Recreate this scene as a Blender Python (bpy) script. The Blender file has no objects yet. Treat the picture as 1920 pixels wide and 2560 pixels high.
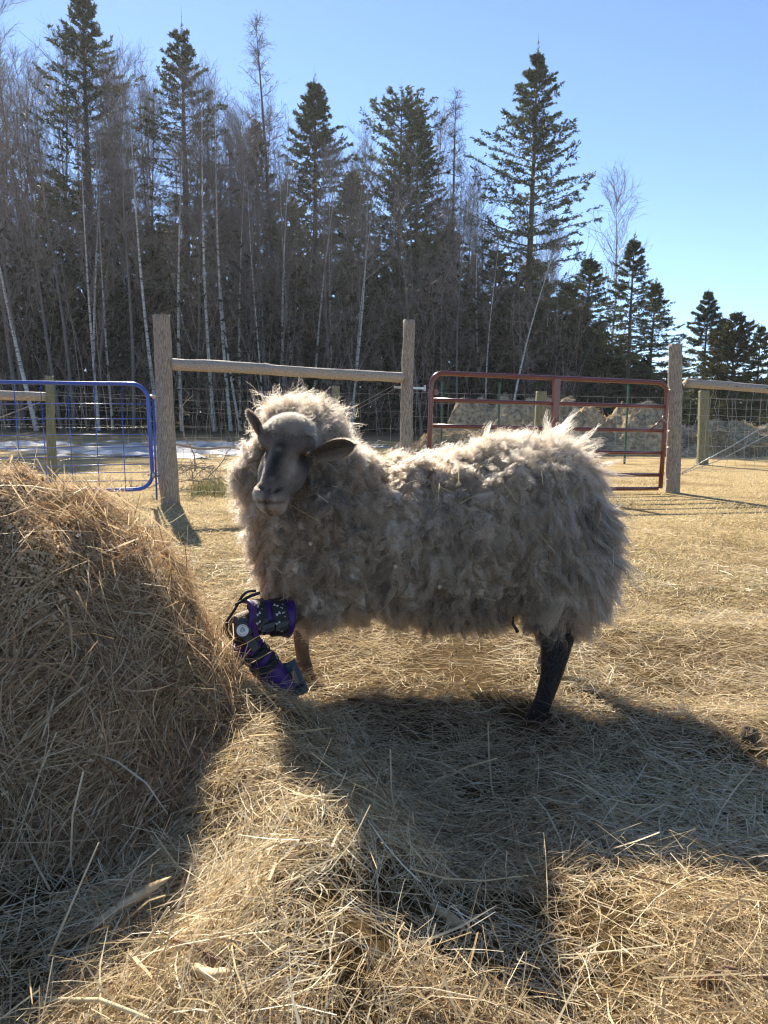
import bpy, math, random
import numpy as np
from mathutils import Vector, Matrix

R = math.radians
rng = np.random.default_rng(11)
random.seed(5)
scene = bpy.context.scene
col = scene.collection

# ------------------------------------------------------------------ camera
HAZE = 0.0004
FPX = 1849.0
CAM = Vector((0, 0, 0.85))
PITCH, ROLL = 7.2, 0.75
cam_d = bpy.data.cameras.new('camera')
cam = bpy.data.objects.new('camera', cam_d)
col.objects.link(cam)
CR = Matrix.Rotation(R(90 - PITCH), 3, 'X') @ Matrix.Rotation(R(ROLL), 3, 'Z')
cam.matrix_world = Matrix.Translation(CAM) @ CR.to_4x4()
cam_d.sensor_fit = 'VERTICAL'
cam_d.sensor_height = 36
cam_d.lens = 36 * FPX / 2560
cam_d.clip_start = 0.05
cam_d.clip_end = 2000
cam_d.dof.use_dof = True
cam_d.dof.focus_distance = 2.15
cam_d.dof.aperture_fstop = 14.0
scene.camera = cam

# ------------------------------------------------------------------ light
SUN_EL, SUN_AZ = 35.5, -20.0          # azimuth from +Y, negative = left
world = bpy.data.worlds.new('World')
scene.world = world
world.use_nodes = True
wn = world.node_tree
wn.nodes.clear()
sky = wn.nodes.new('ShaderNodeTexSky')
sky.sky_type = 'NISHITA'
sky.sun_disc = False
sky.sun_elevation = R(SUN_EL)
sky.sun_rotation = R(SUN_AZ)
sky.altitude = 3000
sky.air_density = 1.0
sky.dust_density = 0.2
sky.ozone_density = 3.0
bg = wn.nodes.new('ShaderNodeBackground')
bg.inputs[1].default_value = 0.086
wo = wn.nodes.new('ShaderNodeOutputWorld')
wn.links.new(sky.outputs[0], bg.inputs[0])
wn.links.new(bg.outputs[0], wo.inputs[0])

sun_d = bpy.data.lights.new('sun', 'SUN')
sun = bpy.data.objects.new('sun', sun_d)
col.objects.link(sun)
sun_d.energy = 5.0
sun_d.angle = R(0.53)
sun_d.color = (1.0, 0.91, 0.76)
_sd = Vector((math.sin(R(SUN_AZ)) * math.cos(R(SUN_EL)), math.cos(R(SUN_AZ)) * math.cos(R(SUN_EL)), math.sin(R(SUN_EL))))
sun.rotation_euler = _sd.to_track_quat('Z', 'Y').to_euler()

scene.view_settings.view_transform = 'Standard'
scene.view_settings.look = 'None'
scene.view_settings.exposure = 1.47
scene.view_settings.gamma = 1
scene.view_settings.use_curve_mapping = False
scene.cycles.max_bounces = 8
scene.cycles.diffuse_bounces = 4
scene.cycles.glossy_bounces = 2
scene.cycles.transmission_bounces = 4
scene.cycles.transparent_max_bounces = 8
scene.cycles.use_adaptive_sampling = True
scene.cycles.adaptive_threshold = 0.01
scene.cycles.use_denoising = True
scene.cycles.denoising_prefilter = 'ACCURATE'
scene.cycles_curves.shape = 'RIBBONS'
scene.cycles.filter_width = 1.15


# ------------------------------------------------------------------ helpers
def P(px, py, Y):
    """point at depth Y on the line of sight of photograph pixel px, py"""
    d = CR @ Vector(((px - 960) / FPX, -(py - 1280) / FPX, -1))
    return CAM + d * (Y / d.y)


def proj(p):
    """photograph pixel of world points (n,3)"""
    q = (np.asarray(p, float) - np.array(CAM[:])) @ np.array(CR)
    return 960 - q[:, 0] / q[:, 2] * FPX, 1280 + q[:, 1] / q[:, 2] * FPX


def tag(o, label=None, cat=None, group=None, kind=None):
    if label: o['label'] = label
    if cat: o['category'] = cat
    if group: o['group'] = group
    if kind: o['kind'] = kind
    return o


def empty(name, loc=(0, 0, 0)):
    o = bpy.data.objects.new(name, None)
    o.empty_display_size = 0.05
    col.objects.link(o)
    o.location = loc
    return o


def link(name, me, mat=None, parent=None, keep=True):
    o = bpy.data.objects.new(name, me)
    col.objects.link(o)
    if mat is not None and len(me.materials) == 0:
        me.materials.append(mat)
    if parent is not None:
        o.parent = parent
        if keep:
            o.matrix_parent_inverse = Matrix.Translation(-Vector(parent.location))
    return o


def mesh_np(name, V, F, smooth=True, attrs=None):
    """V (n,3); F (m,3) or (m,4) int arrays, or a list of such arrays"""
    me = bpy.data.meshes.new(name)
    if not isinstance(F, (list, tuple)):
        F = [F]
    F = [np.asarray(f, dtype=np.int64) for f in F if len(f)]
    V = np.asarray(V, dtype=np.float32)
    me.vertices.add(len(V))
    me.vertices.foreach_set('co', V.ravel())
    nl = sum(f.size for f in F)
    me.loops.add(nl)
    me.loops.foreach_set('vertex_index', np.concatenate([f.ravel() for f in F]).astype(np.int32))
    tot = np.concatenate([np.full(len(f), f.shape[1]) for f in F]).astype(np.int32)
    st = np.concatenate([[0], np.cumsum(tot)[:-1]]).astype(np.int32)
    me.polygons.add(len(tot))
    me.polygons.foreach_set('loop_start', st)
    me.polygons.foreach_set('loop_total', tot)
    me.polygons.foreach_set('use_smooth', np.full(len(tot), smooth))
    if attrs:
        for k, a in attrs.items():
            at = me.attributes.new(k, 'FLOAT', 'POINT')
            at.data.foreach_set('value', np.asarray(a, dtype=np.float32))
    me.update()
    me.validate()
    return me


def ribbons(Pts, W, rnd=None):
    """Pts (N,K,3) centre lines, W (N,K,3) half width vectors -> V, F, rnd per vertex"""
    N, K, _ = Pts.shape
    V = np.stack([Pts - W, Pts + W], axis=2).reshape(-1, 3)
    base = (np.arange(N) * K * 2)[:, None] + (np.arange(K - 1) * 2)[None, :]
    b = base.reshape(-1)
    F = np.stack([b, b + 1, b + 3, b + 2], axis=1)
    r = np.repeat(rnd if rnd is not None else rng.random(N), K * 2)
    return V, F, r


def tube(points, radii, n=8, cap=True):
    pts = [Vector(p) for p in points]
    V = []; F = []
    prev = None
    for i, p in enumerate(pts):
        t = (pts[min(i + 1, len(pts) - 1)] - pts[max(i - 1, 0)]).normalized()
        if prev is None:
            a = t.orthogonal().normalized()
        else:
            a = (prev - t * prev.dot(t))
            a = a.normalized() if a.length > 1e-6 else t.orthogonal().normalized()
        prev = a
        b = t.cross(a)
        r = radii[i] if hasattr(radii, '__len__') else radii
        for k in range(n):
            an = 2 * math.pi * k / n
            V.append(p + (a * math.cos(an) + b * math.sin(an)) * r)
    for i in range(len(pts) - 1):
        for k in range(n):
            k2 = (k + 1) % n
            F.append((i * n + k, i * n + k2, (i + 1) * n + k2, (i + 1) * n + k))
    T = []
    if cap:
        V.append(pts[0].copy()); c0 = len(V) - 1
        V.append(pts[-1].copy()); c1 = len(V) - 1
        m = (len(pts) - 1) * n
        for k in range(n):
            k2 = (k + 1) % n
            T.append((c0, k2, k)); T.append((c1, m + k, m + k2))
    return np.array([v[:] for v in V]), np.array(F), np.array(T) if T else np.zeros((0, 3), int)


class MB:
    def __init__(s): s.V = []; s.Q = []; s.T = []; s.n = 0; s.A = []
    def add(s, V, Q=None, T=None, rnd=0.5):
        V = np.asarray(V, dtype=float)
        s.V.append(V)
        if Q is not None and len(Q): s.Q.append(np.asarray(Q) + s.n)
        if T is not None and len(T): s.T.append(np.asarray(T) + s.n)
        s.A.append(rnd if hasattr(rnd, '__len__') else np.full(len(V), rnd))
        s.n += len(V)
        return s
    def tube(s, pts, r, n=8, cap=True, rnd=0.5):
        return s.add(*tube(pts, r, n, cap), rnd=rnd)
    def box(s, c, ax, ay, az, rnd=0.5):
        c = np.array(c, float); ax = np.array(ax, float); ay = np.array(ay, float); az = np.array(az, float)
        V = [c + sx * ax + sy * ay + sz * az for sx in (-1, 1) for sy in (-1, 1) for sz in (-1, 1)]
        Q = [(0, 1, 3, 2), (4, 6, 7, 5), (0, 4, 5, 1), (2, 3, 7, 6), (0, 2, 6, 4), (1, 5, 7, 3)]
        return s.add(V, Q, None, rnd)
    def build(s, name, mat=None, parent=None, smooth=True):
        F = []
        if s.Q: F.append(np.concatenate(s.Q))
        if s.T: F.append(np.concatenate(s.T))
        me = mesh_np(name, np.concatenate(s.V), F, smooth, {'rnd': np.concatenate(s.A)})
        return link(name, me, mat, parent)


# vectorised value noise -------------------------------------------------
def _h(ix, iy, iz):
    n = (ix * 374761393 + iy * 668265263 + iz * 2147483647 + 12345) & 0xFFFFFFFF
    n = ((n ^ (n >> 13)) * 1274126177) & 0xFFFFFFFF
    n = (n ^ (n >> 16)) & 0xFFFFFFFF
    return n / 4294967295.0 * 2 - 1


def vnoise(p):
    p = np.asarray(p, dtype=float)
    i = np.floor(p).astype(np.int64)
    f = p - i
    f = f * f * f * (f * (f * 6 - 15) + 10)
    r = 0
    for dx in (0, 1):
        for dy in (0, 1):
            for dz in (0, 1):
                w = (f[:, 0] if dx else 1 - f[:, 0]) * (f[:, 1] if dy else 1 - f[:, 1]) * (f[:, 2] if dz else 1 - f[:, 2])
                r = r + w * _h(i[:, 0] + dx, i[:, 1] + dy, i[:, 2] + dz)
    return r


def fbm(p, o=3):
    a = 1; r = 0
    for k in range(o):
        r = r + a * vnoise(p * (2 ** k) + k * 17.3); a *= .5
    return r


def n2(x, y, f, o=3, s=0.0):
    x = np.asarray(x, float); y = np.asarray(y, float)
    sh = x.shape
    p = np.stack([x.ravel() * f + s, y.ravel() * f + s * 1.7, np.full(x.size, s)], 1)
    return fbm(p, o).reshape(sh)


def norm(a):
    return a / np.maximum(np.linalg.norm(a, axis=-1, keepdims=True), 1e-9)


# ------------------------------------------------------------------ materials
def newmat(name):
    m = bpy.data.materials.new(name)
    m.use_nodes = True
    nt = m.node_tree
    nt.nodes.clear()
    return m, nt


def ramp(nt, stops):
    r = nt.nodes.new('ShaderNodeValToRGB')
    e = r.color_ramp.elements
    while len(e) < len(stops): e.new(0.5)
    for k, (p, c) in enumerate(stops):
        e[k].position = p; e[k].color = (*c, 1)
    return r


def strand_mat(name, stops, trans=0.35, rough=0.5, spec=0.0, attr='rnd', noise=0.0):
    m, nt = newmat(name)
    N = nt.nodes; L = nt.links
    at = N.new('ShaderNodeAttribute'); at.attribute_name = attr
    r = ramp(nt, stops)
    L.new(at.outputs['Fac'], r.inputs[0])
    c = r.outputs[0]
    d = N.new('ShaderNodeBsdfDiffuse'); t = N.new('ShaderNodeBsdfTranslucent')
    L.new(c, d.inputs[0]); L.new(c, t.inputs[0])
    mx = N.new('ShaderNodeMixShader'); mx.inputs[0].default_value = trans
    L.new(d.outputs[0], mx.inputs[1]); L.new(t.outputs[0], mx.inputs[2])
    out = N.new('ShaderNodeOutputMaterial')
    last = mx.outputs[0]
    if spec > 0:
        g = N.new('ShaderNodeBsdfGlossy'); g.inputs['Roughness'].default_value = rough
        g.inputs[0].default_value = (1, .97, .9, 1)
        m2 = N.new('ShaderNodeMixShader'); m2.inputs[0].default_value = spec
        L.new(last, m2.inputs[1]); L.new(g.outputs[0], m2.inputs[2]); last = m2.outputs[0]
    L.new(last, out.inputs[0])
    return m


def solid_mat(name, c1, c2=None, scale=8, rough=0.6, metal=0.0, bump=0.0, bscale=40, stretch=None, detail=6, spec=0.5, coat=0.0, wear=None):
    m, nt = newmat(name)
    N = nt.nodes; L = nt.links
    b = N.new('ShaderNodeBsdfPrincipled')
    b.inputs['Roughness'].default_value = rough
    b.inputs['Metallic'].default_value = metal
    b.inputs['Specular IOR Level'].default_value = spec
    b.inputs['Coat Weight'].default_value = coat
    out = N.new('ShaderNodeOutputMaterial'); L.new(b.outputs[0], out.inputs[0])
    tc = N.new('ShaderNodeTexCoord'); mp = N.new('ShaderNodeMapping')
    L.new(tc.outputs['Object'], mp.inputs[0])
    if stretch: mp.inputs['Scale'].default_value = stretch
    if c2 is None:
        b.inputs['Base Color'].default_value = (*c1, 1)
    else:
        n = N.new('ShaderNodeTexNoise'); n.inputs['Scale'].default_value = scale; n.inputs['Detail'].default_value = detail
        n.inputs['Roughness'].default_value = 0.65
        L.new(mp.outputs[0], n.inputs[0])
        st = [(.32, c1), (.68, c2)]
        if wear: st = [(.30, c1), (.62, c2), (.72, wear)]
        r = ramp(nt, st)
        L.new(n.outputs[0], r.inputs[0]); L.new(r.outputs[0], b.inputs['Base Color'])
    if bump > 0:
        n = N.new('ShaderNodeTexNoise'); n.inputs['Scale'].default_value = bscale; n.inputs['Detail'].default_value = 8
        L.new(mp.outputs[0], n.inputs[0])
        bp = N.new('ShaderNodeBump'); bp.inputs['Strength'].default_value = bump; bp.inputs['Distance'].default_value = 0.01
        L.new(n.outputs[0], bp.inputs['Height']); L.new(bp.outputs[0], b.inputs['Normal'])
    return m


STRAW = strand_mat('straw', [(0, (.07, .04, .02)), (.12, (.22, .13, .06)), (.3, (.42, .30, .16)), (.6, (.62, .49, .28)), (.85, (.74, .62, .41)), (1, (.84, .77, .60))], trans=.38, rough=.45, spec=.035)
HAY = strand_mat('hay', [(0, (.07, .035, .018)), (.18, (.22, .12, .055)), (.4, (.40, .27, .145)), (.7, (.60, .45, .27)), (.95, (.74, .61, .42)), (1, (.34, .32, .12))], trans=.38, rough=.45, spec=.035)
CHIP = strand_mat('wood_shaving', [(0, (.20, .12, .06)), (.3, (.46, .31, .17)), (.7, (.70, .52, .32)), (1, (.84, .70, .49))], trans=.3)
DRYGRASS = strand_mat('dry_grass', [(0, (.20, .15, .07)), (.25, (.44, .34, .18)), (.6, (.66, .54, .32)), (.93, (.78, .67, .44)), (1, (.24, .26, .09))], trans=.4)


def ground_mat():
    m, nt = newmat('pasture_ground')
    N = nt.nodes; L = nt.links
    b = N.new('ShaderNodeBsdfPrincipled'); b.inputs['Roughness'].default_value = .95
    b.inputs['Specular IOR Level'].default_value = .1
    out = N.new('ShaderNodeOutputMaterial'); L.new(b.outputs[0], out.inputs[0])
    g = N.new('ShaderNodeNewGeometry')
    fine = N.new('ShaderNodeTexNoise'); fine.inputs['Scale'].default_value = 60; fine.inputs['Detail'].default_value = 8; fine.inputs['Roughness'].default_value = .75
    big = N.new('ShaderNodeTexNoise'); big.inputs['Scale'].default_value = 1.1; big.inputs['Detail'].default_value = 6
    L.new(g.outputs['Position'], fine.inputs[0]); L.new(g.outputs['Position'], big.inputs[0])
    r1 = ramp(nt, [(.30, (.10, .07, .035)), (.46, (.36, .26, .12)), (.58, (.58, .46, .26)), (.75, (.72, .61, .40))])
    r2 = ramp(nt, [(.35, (.55, .50, .42)), (.50, (.95, .92, .86)), (.65, (1, 1, 1))])
    L.new(fine.outputs[0], r1.inputs[0]); L.new(big.outputs[0], r2.inputs[0])
    mx = N.new('ShaderNodeMix'); mx.data_type = 'RGBA'; mx.blend_type = 'MULTIPLY'; mx.inputs[0].default_value = 1
    L.new(r1.outputs[0], mx.inputs[6]); L.new(r2.outputs[0], mx.inputs[7])
    # near the camera the soil is painted darker, as shade in the straw gaps
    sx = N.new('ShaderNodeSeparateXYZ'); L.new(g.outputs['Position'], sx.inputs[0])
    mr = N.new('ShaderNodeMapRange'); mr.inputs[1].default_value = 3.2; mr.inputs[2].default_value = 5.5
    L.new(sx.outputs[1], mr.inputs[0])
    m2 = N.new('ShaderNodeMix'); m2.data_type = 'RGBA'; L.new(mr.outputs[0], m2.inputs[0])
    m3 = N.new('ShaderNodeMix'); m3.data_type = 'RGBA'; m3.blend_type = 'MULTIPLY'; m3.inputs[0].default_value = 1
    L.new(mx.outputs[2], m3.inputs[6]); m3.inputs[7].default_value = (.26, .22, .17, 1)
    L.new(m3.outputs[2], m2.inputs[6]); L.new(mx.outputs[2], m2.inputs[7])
    # forest floor: leaf litter
    mr2 = N.new('ShaderNodeMapRange'); mr2.inputs[1].default_value = 24; mr2.inputs[2].default_value = 32
    L.new(sx.outputs[1], mr2.inputs[0])
    m4 = N.new('ShaderNodeMix'); m4.data_type = 'RGBA'; L.new(mr2.outputs[0], m4.inputs[0])
    L.new(m2.outputs[2], m4.inputs[6]); m4.inputs[7].default_value = (.11, .08, .045, 1)
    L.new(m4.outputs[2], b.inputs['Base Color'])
    bp = N.new('ShaderNodeBump'); bp.inputs['Strength'].default_value = .9; bp.inputs['Distance'].default_value = .03
    L.new(fine.outputs[0], bp.inputs['Height']); L.new(bp.outputs[0], b.inputs['Normal'])
    return m


GROUND = ground_mat()
MOUNDM = solid_mat('hay_heap_core', (.06, .035, .018), (.30, .21, .11), scale=45, rough=.95, bump=1.0, bscale=70, spec=.1)
POSTM = solid_mat('weathered_cedar', (.10, .075, .052), (.52, .45, .36), scale=17, rough=.85, bump=1.0, bscale=22, stretch=(9, 9, 1.0), spec=.2)
RAILM = solid_mat('weathered_rail', (.20, .16, .12), (.50, .44, .37), scale=16, rough=.8, bump=.6, bscale=16, stretch=(1, 9, 9), spec=.25)
GREENPOST = solid_mat('treated_post', (.12, .12, .07), (.27, .26, .16), scale=9, rough=.85, bump=.5, stretch=(8, 8, 1), spec=.2)
WIREM = solid_mat('galvanised_wire', (.45, .44, .42), (.25, .24, .22), scale=3, rough=.35, metal=.9)
ZINC = solid_mat('zinc_plate', (.5, .5, .5), (.35, .35, .34), scale=20, rough=.35, metal=.9)
REDM = solid_mat('red_brown_paint', (.105, .022, .014), (.15, .030, .019), scale=6, rough=.28, spec=.5, coat=.3)
BLUEM = solid_mat('blue_paint', (.012, .055, .33), (.016, .07, .40), scale=6, rough=.3, spec=.5, coat=.3)
TPOST = solid_mat('green_steel', (.01, .06, .04), (.02, .09, .05), scale=10, rough=.5)
NAILM = solid_mat('rusty_nail', (.05, .03, .02))
SNOWM = solid_mat('old_snow', (.22, .21, .19), (.62, .62, .64), scale=1.1, rough=.7, bump=.6, bscale=3, detail=10)

# ------------------------------------------------------------------ terrain
def mound_h(x, y):
    x = np.asarray(x, float); y = np.asarray(y, float)
    wob = 1 + .05 * n2(x, y, 3.1, 2, 3.0)
    dx = (x + 1.15) / .95
    dy = (y - 1.78) / np.where(y > 1.78, .80, .60 + .16 * np.clip((x + .85) / .35, 0, 1))
    r = np.sqrt(dx * dx + dy * dy) * wob
    h = np.interp(r, [0, .254, .354, .453, .553, .653, .753, .853, .952, 1.05, 1.2, 1.4], [.64, .63, .62, .585, .51, .38, .22, .075, .0, -.02, -.05, -.09])
    amp = np.clip(h * 4, 0, 1)
    h = h + amp * (.055 * n2(x, y, 3.6, 2, 9.1) + .080 * np.abs(n2(x, y, 7.0, 3, 14.1)) - .042 + .022 * n2(x, y, 19.0, 2, 4.4))
    # ledge where the pile has been pulled apart
    h = h - .035 * np.exp(-(((x + .62) / .14) ** 2 + ((y - 1.55) / .12) ** 2))
    h = h + .035 * np.exp(-(((x + .66) / .10) ** 2 + ((y - 1.45) / .09) ** 2))
    return h


def ground_h(x, y):
    x = np.asarray(x, float); y = np.asarray(y, float)
    near = np.exp(-(np.maximum(y - 2.5, 0) / 2.5) ** 2)
    h = .012 * n2(x, y, 2.2, 3, 1.0) * near + .02 * n2(x, y, .35, 2, 2.0) * np.clip(y / 8, 0, 1)
    # ridge of pulled-out hay running from the heap toward the camera
    px_ = np.clip((2.0 - y) / .85, 0, 1)
    cx = -.37 + .33 * px_
    h = h + (.135 + .04 * n2(x, y, 6.0, 2, 8.0)) * np.exp(-((x - cx + .04) / .20) ** 2) * np.clip((2.15 - y) / .25, 0, 1) * np.clip((y - .7) / .25, 0, 1)
    # foreground hump and shallow hollow
    h = h + .03 * np.exp(-(((x + .05) / .30) ** 2 + ((y - .90) / .17) ** 2))
    h = h + .045 * np.exp(-(((x - .62) / .30) ** 2 + ((y - 1.12) / .22) ** 2))
    h = h + .03 * np.exp(-(((x - 1.05) / .20) ** 2 + ((y - 1.95) / .12) ** 2))
    # gentle rise into the wood
    h = h + np.clip((y - 24) / 20, 0, 1) * .35
    return h


def surf_h(x, y):
    return np.maximum(ground_h(x, y), mound_h(x, y))


def surf_n(x, y, e=.02):
    dx = (surf_h(x + e, y) - surf_h(x - e, y)) / (2 * e)
    dy = (surf_h(x, y + e) - surf_h(x, y - e)) / (2 * e)
    return norm(np.stack([-dx, -dy, np.ones_like(dx)], -1))


def grid_mesh(name, xs, ys, hf):
    X, Y = np.meshgrid(xs, ys)
    Z = hf(X, Y)
    V = np.stack([X, Y, Z], -1).reshape(-1, 3)
    nx, ny = len(xs), len(ys)
    i = (np.arange(ny - 1)[:, None] * nx + np.arange(nx - 1)[None, :]).ravel()
    F = np.stack([i, i + 1, i + nx + 1, i + nx], 1)
    return mesh_np(name, V, F)


def spread(a, b, step, far, ratio):
    mid = list(np.arange(a, b, step))
    s = step; v = mid[-1]; up = []
    while v < far: s *= ratio; v += s; up.append(v)
    return mid, up


m_, u_ = spread(-2.2, 2.2, .035, 500, 1.09)
xs = np.array([-(t) for t in reversed(u_)] + m_ + u_)
m_, u_ = spread(.3, 4.5, .035, 700, 1.07)
ys = np.array([-400, -100, -30, -8, -3, -1, -.3, 0, .15] + m_ + u_)
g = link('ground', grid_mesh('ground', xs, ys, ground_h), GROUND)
tag(g, 'dry winter pasture ground covered in straw coloured grass', kind='structure')

# the heap
hm = empty('hay_heap', (-1.1, 2.0, 0))
tag(hm, 'tall heap of loose hay and wood shavings in the left foreground', 'hay heap')
link('heap_core', grid_mesh('heap_core', np.arange(-2.3, -.12, .016), np.arange(.95, 2.85, .016), mound_h), MOUNDM, hm)


# straw ---------------------------------------------------------------------
def lay_strands(x, y, L, W, lift=0.03, elev=10, flow=None, K=4, curv=.25, rnd=None, down=0.0):
    n = len(x)
    z = surf_h(x, y)
    nn = surf_n(x, y)
    az = rng.random(n) * 2 * math.pi
    fa_ = 7 * n2(x, y, 5.5, 2, 77.0) + rng.normal(0, .45, n)
    az = np.where(rng.random(n) < .55, fa_, az)
    d = np.stack([np.cos(az), np.sin(az), np.zeros(n)], 1)
    if down > 0:     # strands hang down the slope of the heap
        sl = np.stack([nn[:, 0], nn[:, 1], np.zeros(n)], 1)
        k = np.clip(np.linalg.norm(sl, axis=1) * 2.2, 0, 1)[:, None] * down
        d = norm(d * (1 - k) + norm(sl) * k + rng.normal(0, .12, (n, 3)))
    d = norm(d - nn * (d * nn).sum(1, keepdims=True))
    el = np.abs(rng.normal(0, R(elev), n)) * np.where(rng.random(n) < .5, -1, 1)
    d = norm(d * np.cos(el)[:, None] + nn * np.sin(el)[:, None])
    s = norm(np.cross(d, nn))
    ph = rng.random(n) * math.pi
    wv = s * np.cos(ph)[:, None] + nn * np.sin(ph)[:, None] * .8
    c = np.stack([x, y, z], 1) + nn * (rng.random(n) ** 1.6 * lift + .003 + np.abs(np.sin(el)) * L * .32)[:, None]
    t = np.linspace(-.5, .5, K)[None, :, None]
    cv = rng.normal(0, curv, (n, 1, 1)); cs = rng.normal(0, curv, (n, 1, 1))
    LL = L[:, None, None]
    pts = c[:, None, :] + d[:, None, :] * t * LL + nn[:, None, :] * (cv * -1 * (t * t - .1)) * LL + s[:, None, :] * (cs * (t * t - .1)) * LL
    tp = np.ones(K); tp[-1] = .35
    wd = (W[:, None] * tp[None, :])[:, :, None] * wv[:, None, :] * .5
    return ribbons(pts, wd, rnd)


def frustum_xy(n, y0, y1, p=1.5, m=.12):
    u = rng.random(n)
    if abs(p - 1) < 1e-6:
        y = y0 * (y1 / y0) ** u
    else:
        q = 1 - p
        y = (y0 ** q + u * (y1 ** q - y0 ** q)) ** (1 / q)
    hw = .56 * y + m
    x = (rng.random(n) * 2 - 1) * hw
    return x, y


def sepmask(x, y):
    return mound_h(x, y) > ground_h(x, y)


# loose straw lying on the ground
def straw_set(n, y0, y1, p, L0, L1, W0, W1, **k):
    x, y = frustum_xy(n, y0, y1, p)
    keep = ~sepmask(x, y) & (rng.random(len(x)) > 1.6 * np.clip(n2(x, y, 3.2, 3, 51.0) - .22, 0, .5))
    keep &= (np.hypot((x - .42) / .08, (y - 2.02) / .10) > 1) | (rng.random(len(x)) < .15)
    x, y = x[keep], y[keep]
    L = L0 + (L1 - L0) * rng.random(len(x)) ** 1.8
    W = W0 + (W1 - W0) * rng.random(len(x)) ** 2.2
    patch = n2(x, y, 2.5, 2, 5.5) * .12
    r = np.clip(rng.beta(1.5, 1.25, len(x)) + patch * 1.6, 0, 1)
    return lay_strands(x, y, L, W, rnd=r, **k)


def build_sets(name, sets, mat, parent=None):
    mb = MB()
    for V, F, r in sets: mb.add(V, F, None, r)
    return mb.build(name, mat, parent, smooth=False)


o = build_sets('straw_litter', [
    straw_set(76000, .62, 3.6, 1.2, .03, .12, .0009, .0026, lift=.022, elev=9),
    straw_set(26000, .62, 3.2, 1.0, .05, .22, .0008, .0018, lift=.035, elev=14, curv=.5),
    straw_set(24000, 3.0, 6.5, 1.4, .05, .16, .0016, .0034, lift=.02, elev=7, curv=.4),
    straw_set(500, .60, 1.7, 1.2, .08, .24, .003, .0055, lift=.04, elev=16),
    straw_set(700, .60, 1.15, 1.0, .08, .22, .0014, .003, lift=.04, elev=22, curv=.4),
], STRAW)
tag(o, 'loose straw and hay strewn over the ground around the sheep', kind='stuff')

# pale short turf beyond
x, y = frustum_xy(120000, 2.9, 13, 1.35)
L = (.015 + .035 * rng.random(len(x))) * (1 + .6 * n2(x, y, 2.0, 3, 31.0)); n = len(x)
c = np.stack([x, y, ground_h(x, y)], 1)
az = rng.random(n) * 6.283
d = norm(np.stack([np.cos(az), np.sin(az), .15 + .9 * rng.random(n)], 1))
s = norm(np.cross(d, np.tile([0, 0, 1.0], (n, 1)) + rng.normal(0, .3, (n, 3))))
wd = (.0014 + .0006 * c[:, 1:2] * .4)
Vt = np.stack([c - s * wd, c + s * wd, c + d * L[:, None] * (.8 + .04 * c[:, 1:2])], 1).reshape(-1, 3)
clump = n2(x, y, 1.3, 3, 7.7)
rr = np.clip(rng.beta(2.4, 1.8, n) + clump * .30, 0, 1)
me = mesh_np('dry_turf', Vt, np.arange(n * 3).reshape(-1, 3), False, {'rnd': np.repeat(rr, 3)})
tag(link('dry_turf', me, DRYGRASS), 'short dry grass of the paddock behind the sheep', kind='stuff')


# hay on the heap
def heap_xy(n):
    x = rng.uniform(-2.1, -.15, n * 3); y = rng.uniform(.95, 2.5, n * 3)
    k = sepmask(x, y) & (x > -.60 * y - .25)
    x, y = x[k], y[k]
    # favour the side seen from the paddock gate and the crest
    k = rng.random(len(x)) < np.where(y > 2.05, .35, 1.0)
    return x[k][:n], y[k][:n]


sets = []
for n, L0, L1, W0, W1, lift, el, dn in ((40000, .03, .12, .0010, .0026, .018, 12, .3), (16000, .07, .24, .0010, .0030, .035, 14, .65), (1100, .10, .26, .003, .0055, .035, 12, .6), (800, .08, .2, .001, .002, .06, 35, .3)):
    x, y = heap_xy(n)
    L = L0 + (L1 - L0) * rng.random(len(x)) ** 1.7; W = W0 + (W1 - W0) * rng.random(len(x)) ** 2
    # strands thin out where shavings cover the top
    z = surf_h(x, y)
    shav = (n2(x, y, 4.0, 2, 21.0) + (z - .30) * 1.8 > .05)
    k = ~shav | (rng.random(len(x)) < .20)
    sets.append(lay_strands(x[k], y[k], L[k], W[k], lift=lift, elev=el, down=dn, curv=.3, rnd=np.clip(rng.beta(2, 1.7, k.sum()) * .97, 0, 1)))
tag(build_sets('loose_hay', sets, HAY, hm), kind='stuff')

# shavings: small curled flakes
x, y = heap_xy(100000)
z = surf_h(x, y)
k = (n2(x, y, 4.0, 2, 21.0) + (z - .30) * 1.8 > -.05) | (rng.random(len(x)) < .16)
x, y = x[k], y[k]; n = len(x)
nn = surf_n(x, y)
c = np.stack([x, y, surf_h(x, y)], 1) + nn * (rng.random(n) ** 1.5 * .026)[:, None]
a = norm(rng.normal(0, 1, (n, 3))); a = norm(a - nn * (a * nn).sum(1, keepdims=True) * .55)
b = norm(np.cross(a, nn + rng.normal(0, .5, (n, 3))))
sa = (.0014 + .007 * rng.random(n) ** 3)[:, None]; sb = (.0010 + .0038 * rng.random(n) ** 3)[:, None]
cr = norm(np.cross(a, b)) * sa * .35
V = np.stack([c - a * sa - b * sb, c - a * sa + b * sb, c - b * sb + cr, c + b * sb + cr, c + a * sa - b * sb, c + a * sa + b * sb], 1).reshape(-1, 3)
i = np.arange(n) * 6
F = np.concatenate([np.stack([i, i + 1, i + 3, i + 2], 1), np.stack([i + 2, i + 3, i + 5, i + 4], 1)])
me = mesh_np('wood_shavings', V, F, False, {'rnd': np.repeat(rng.beta(2, 1.8, n), 6)})
tag(link('wood_shavings', me, CHIP, hm), kind='stuff')


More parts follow.
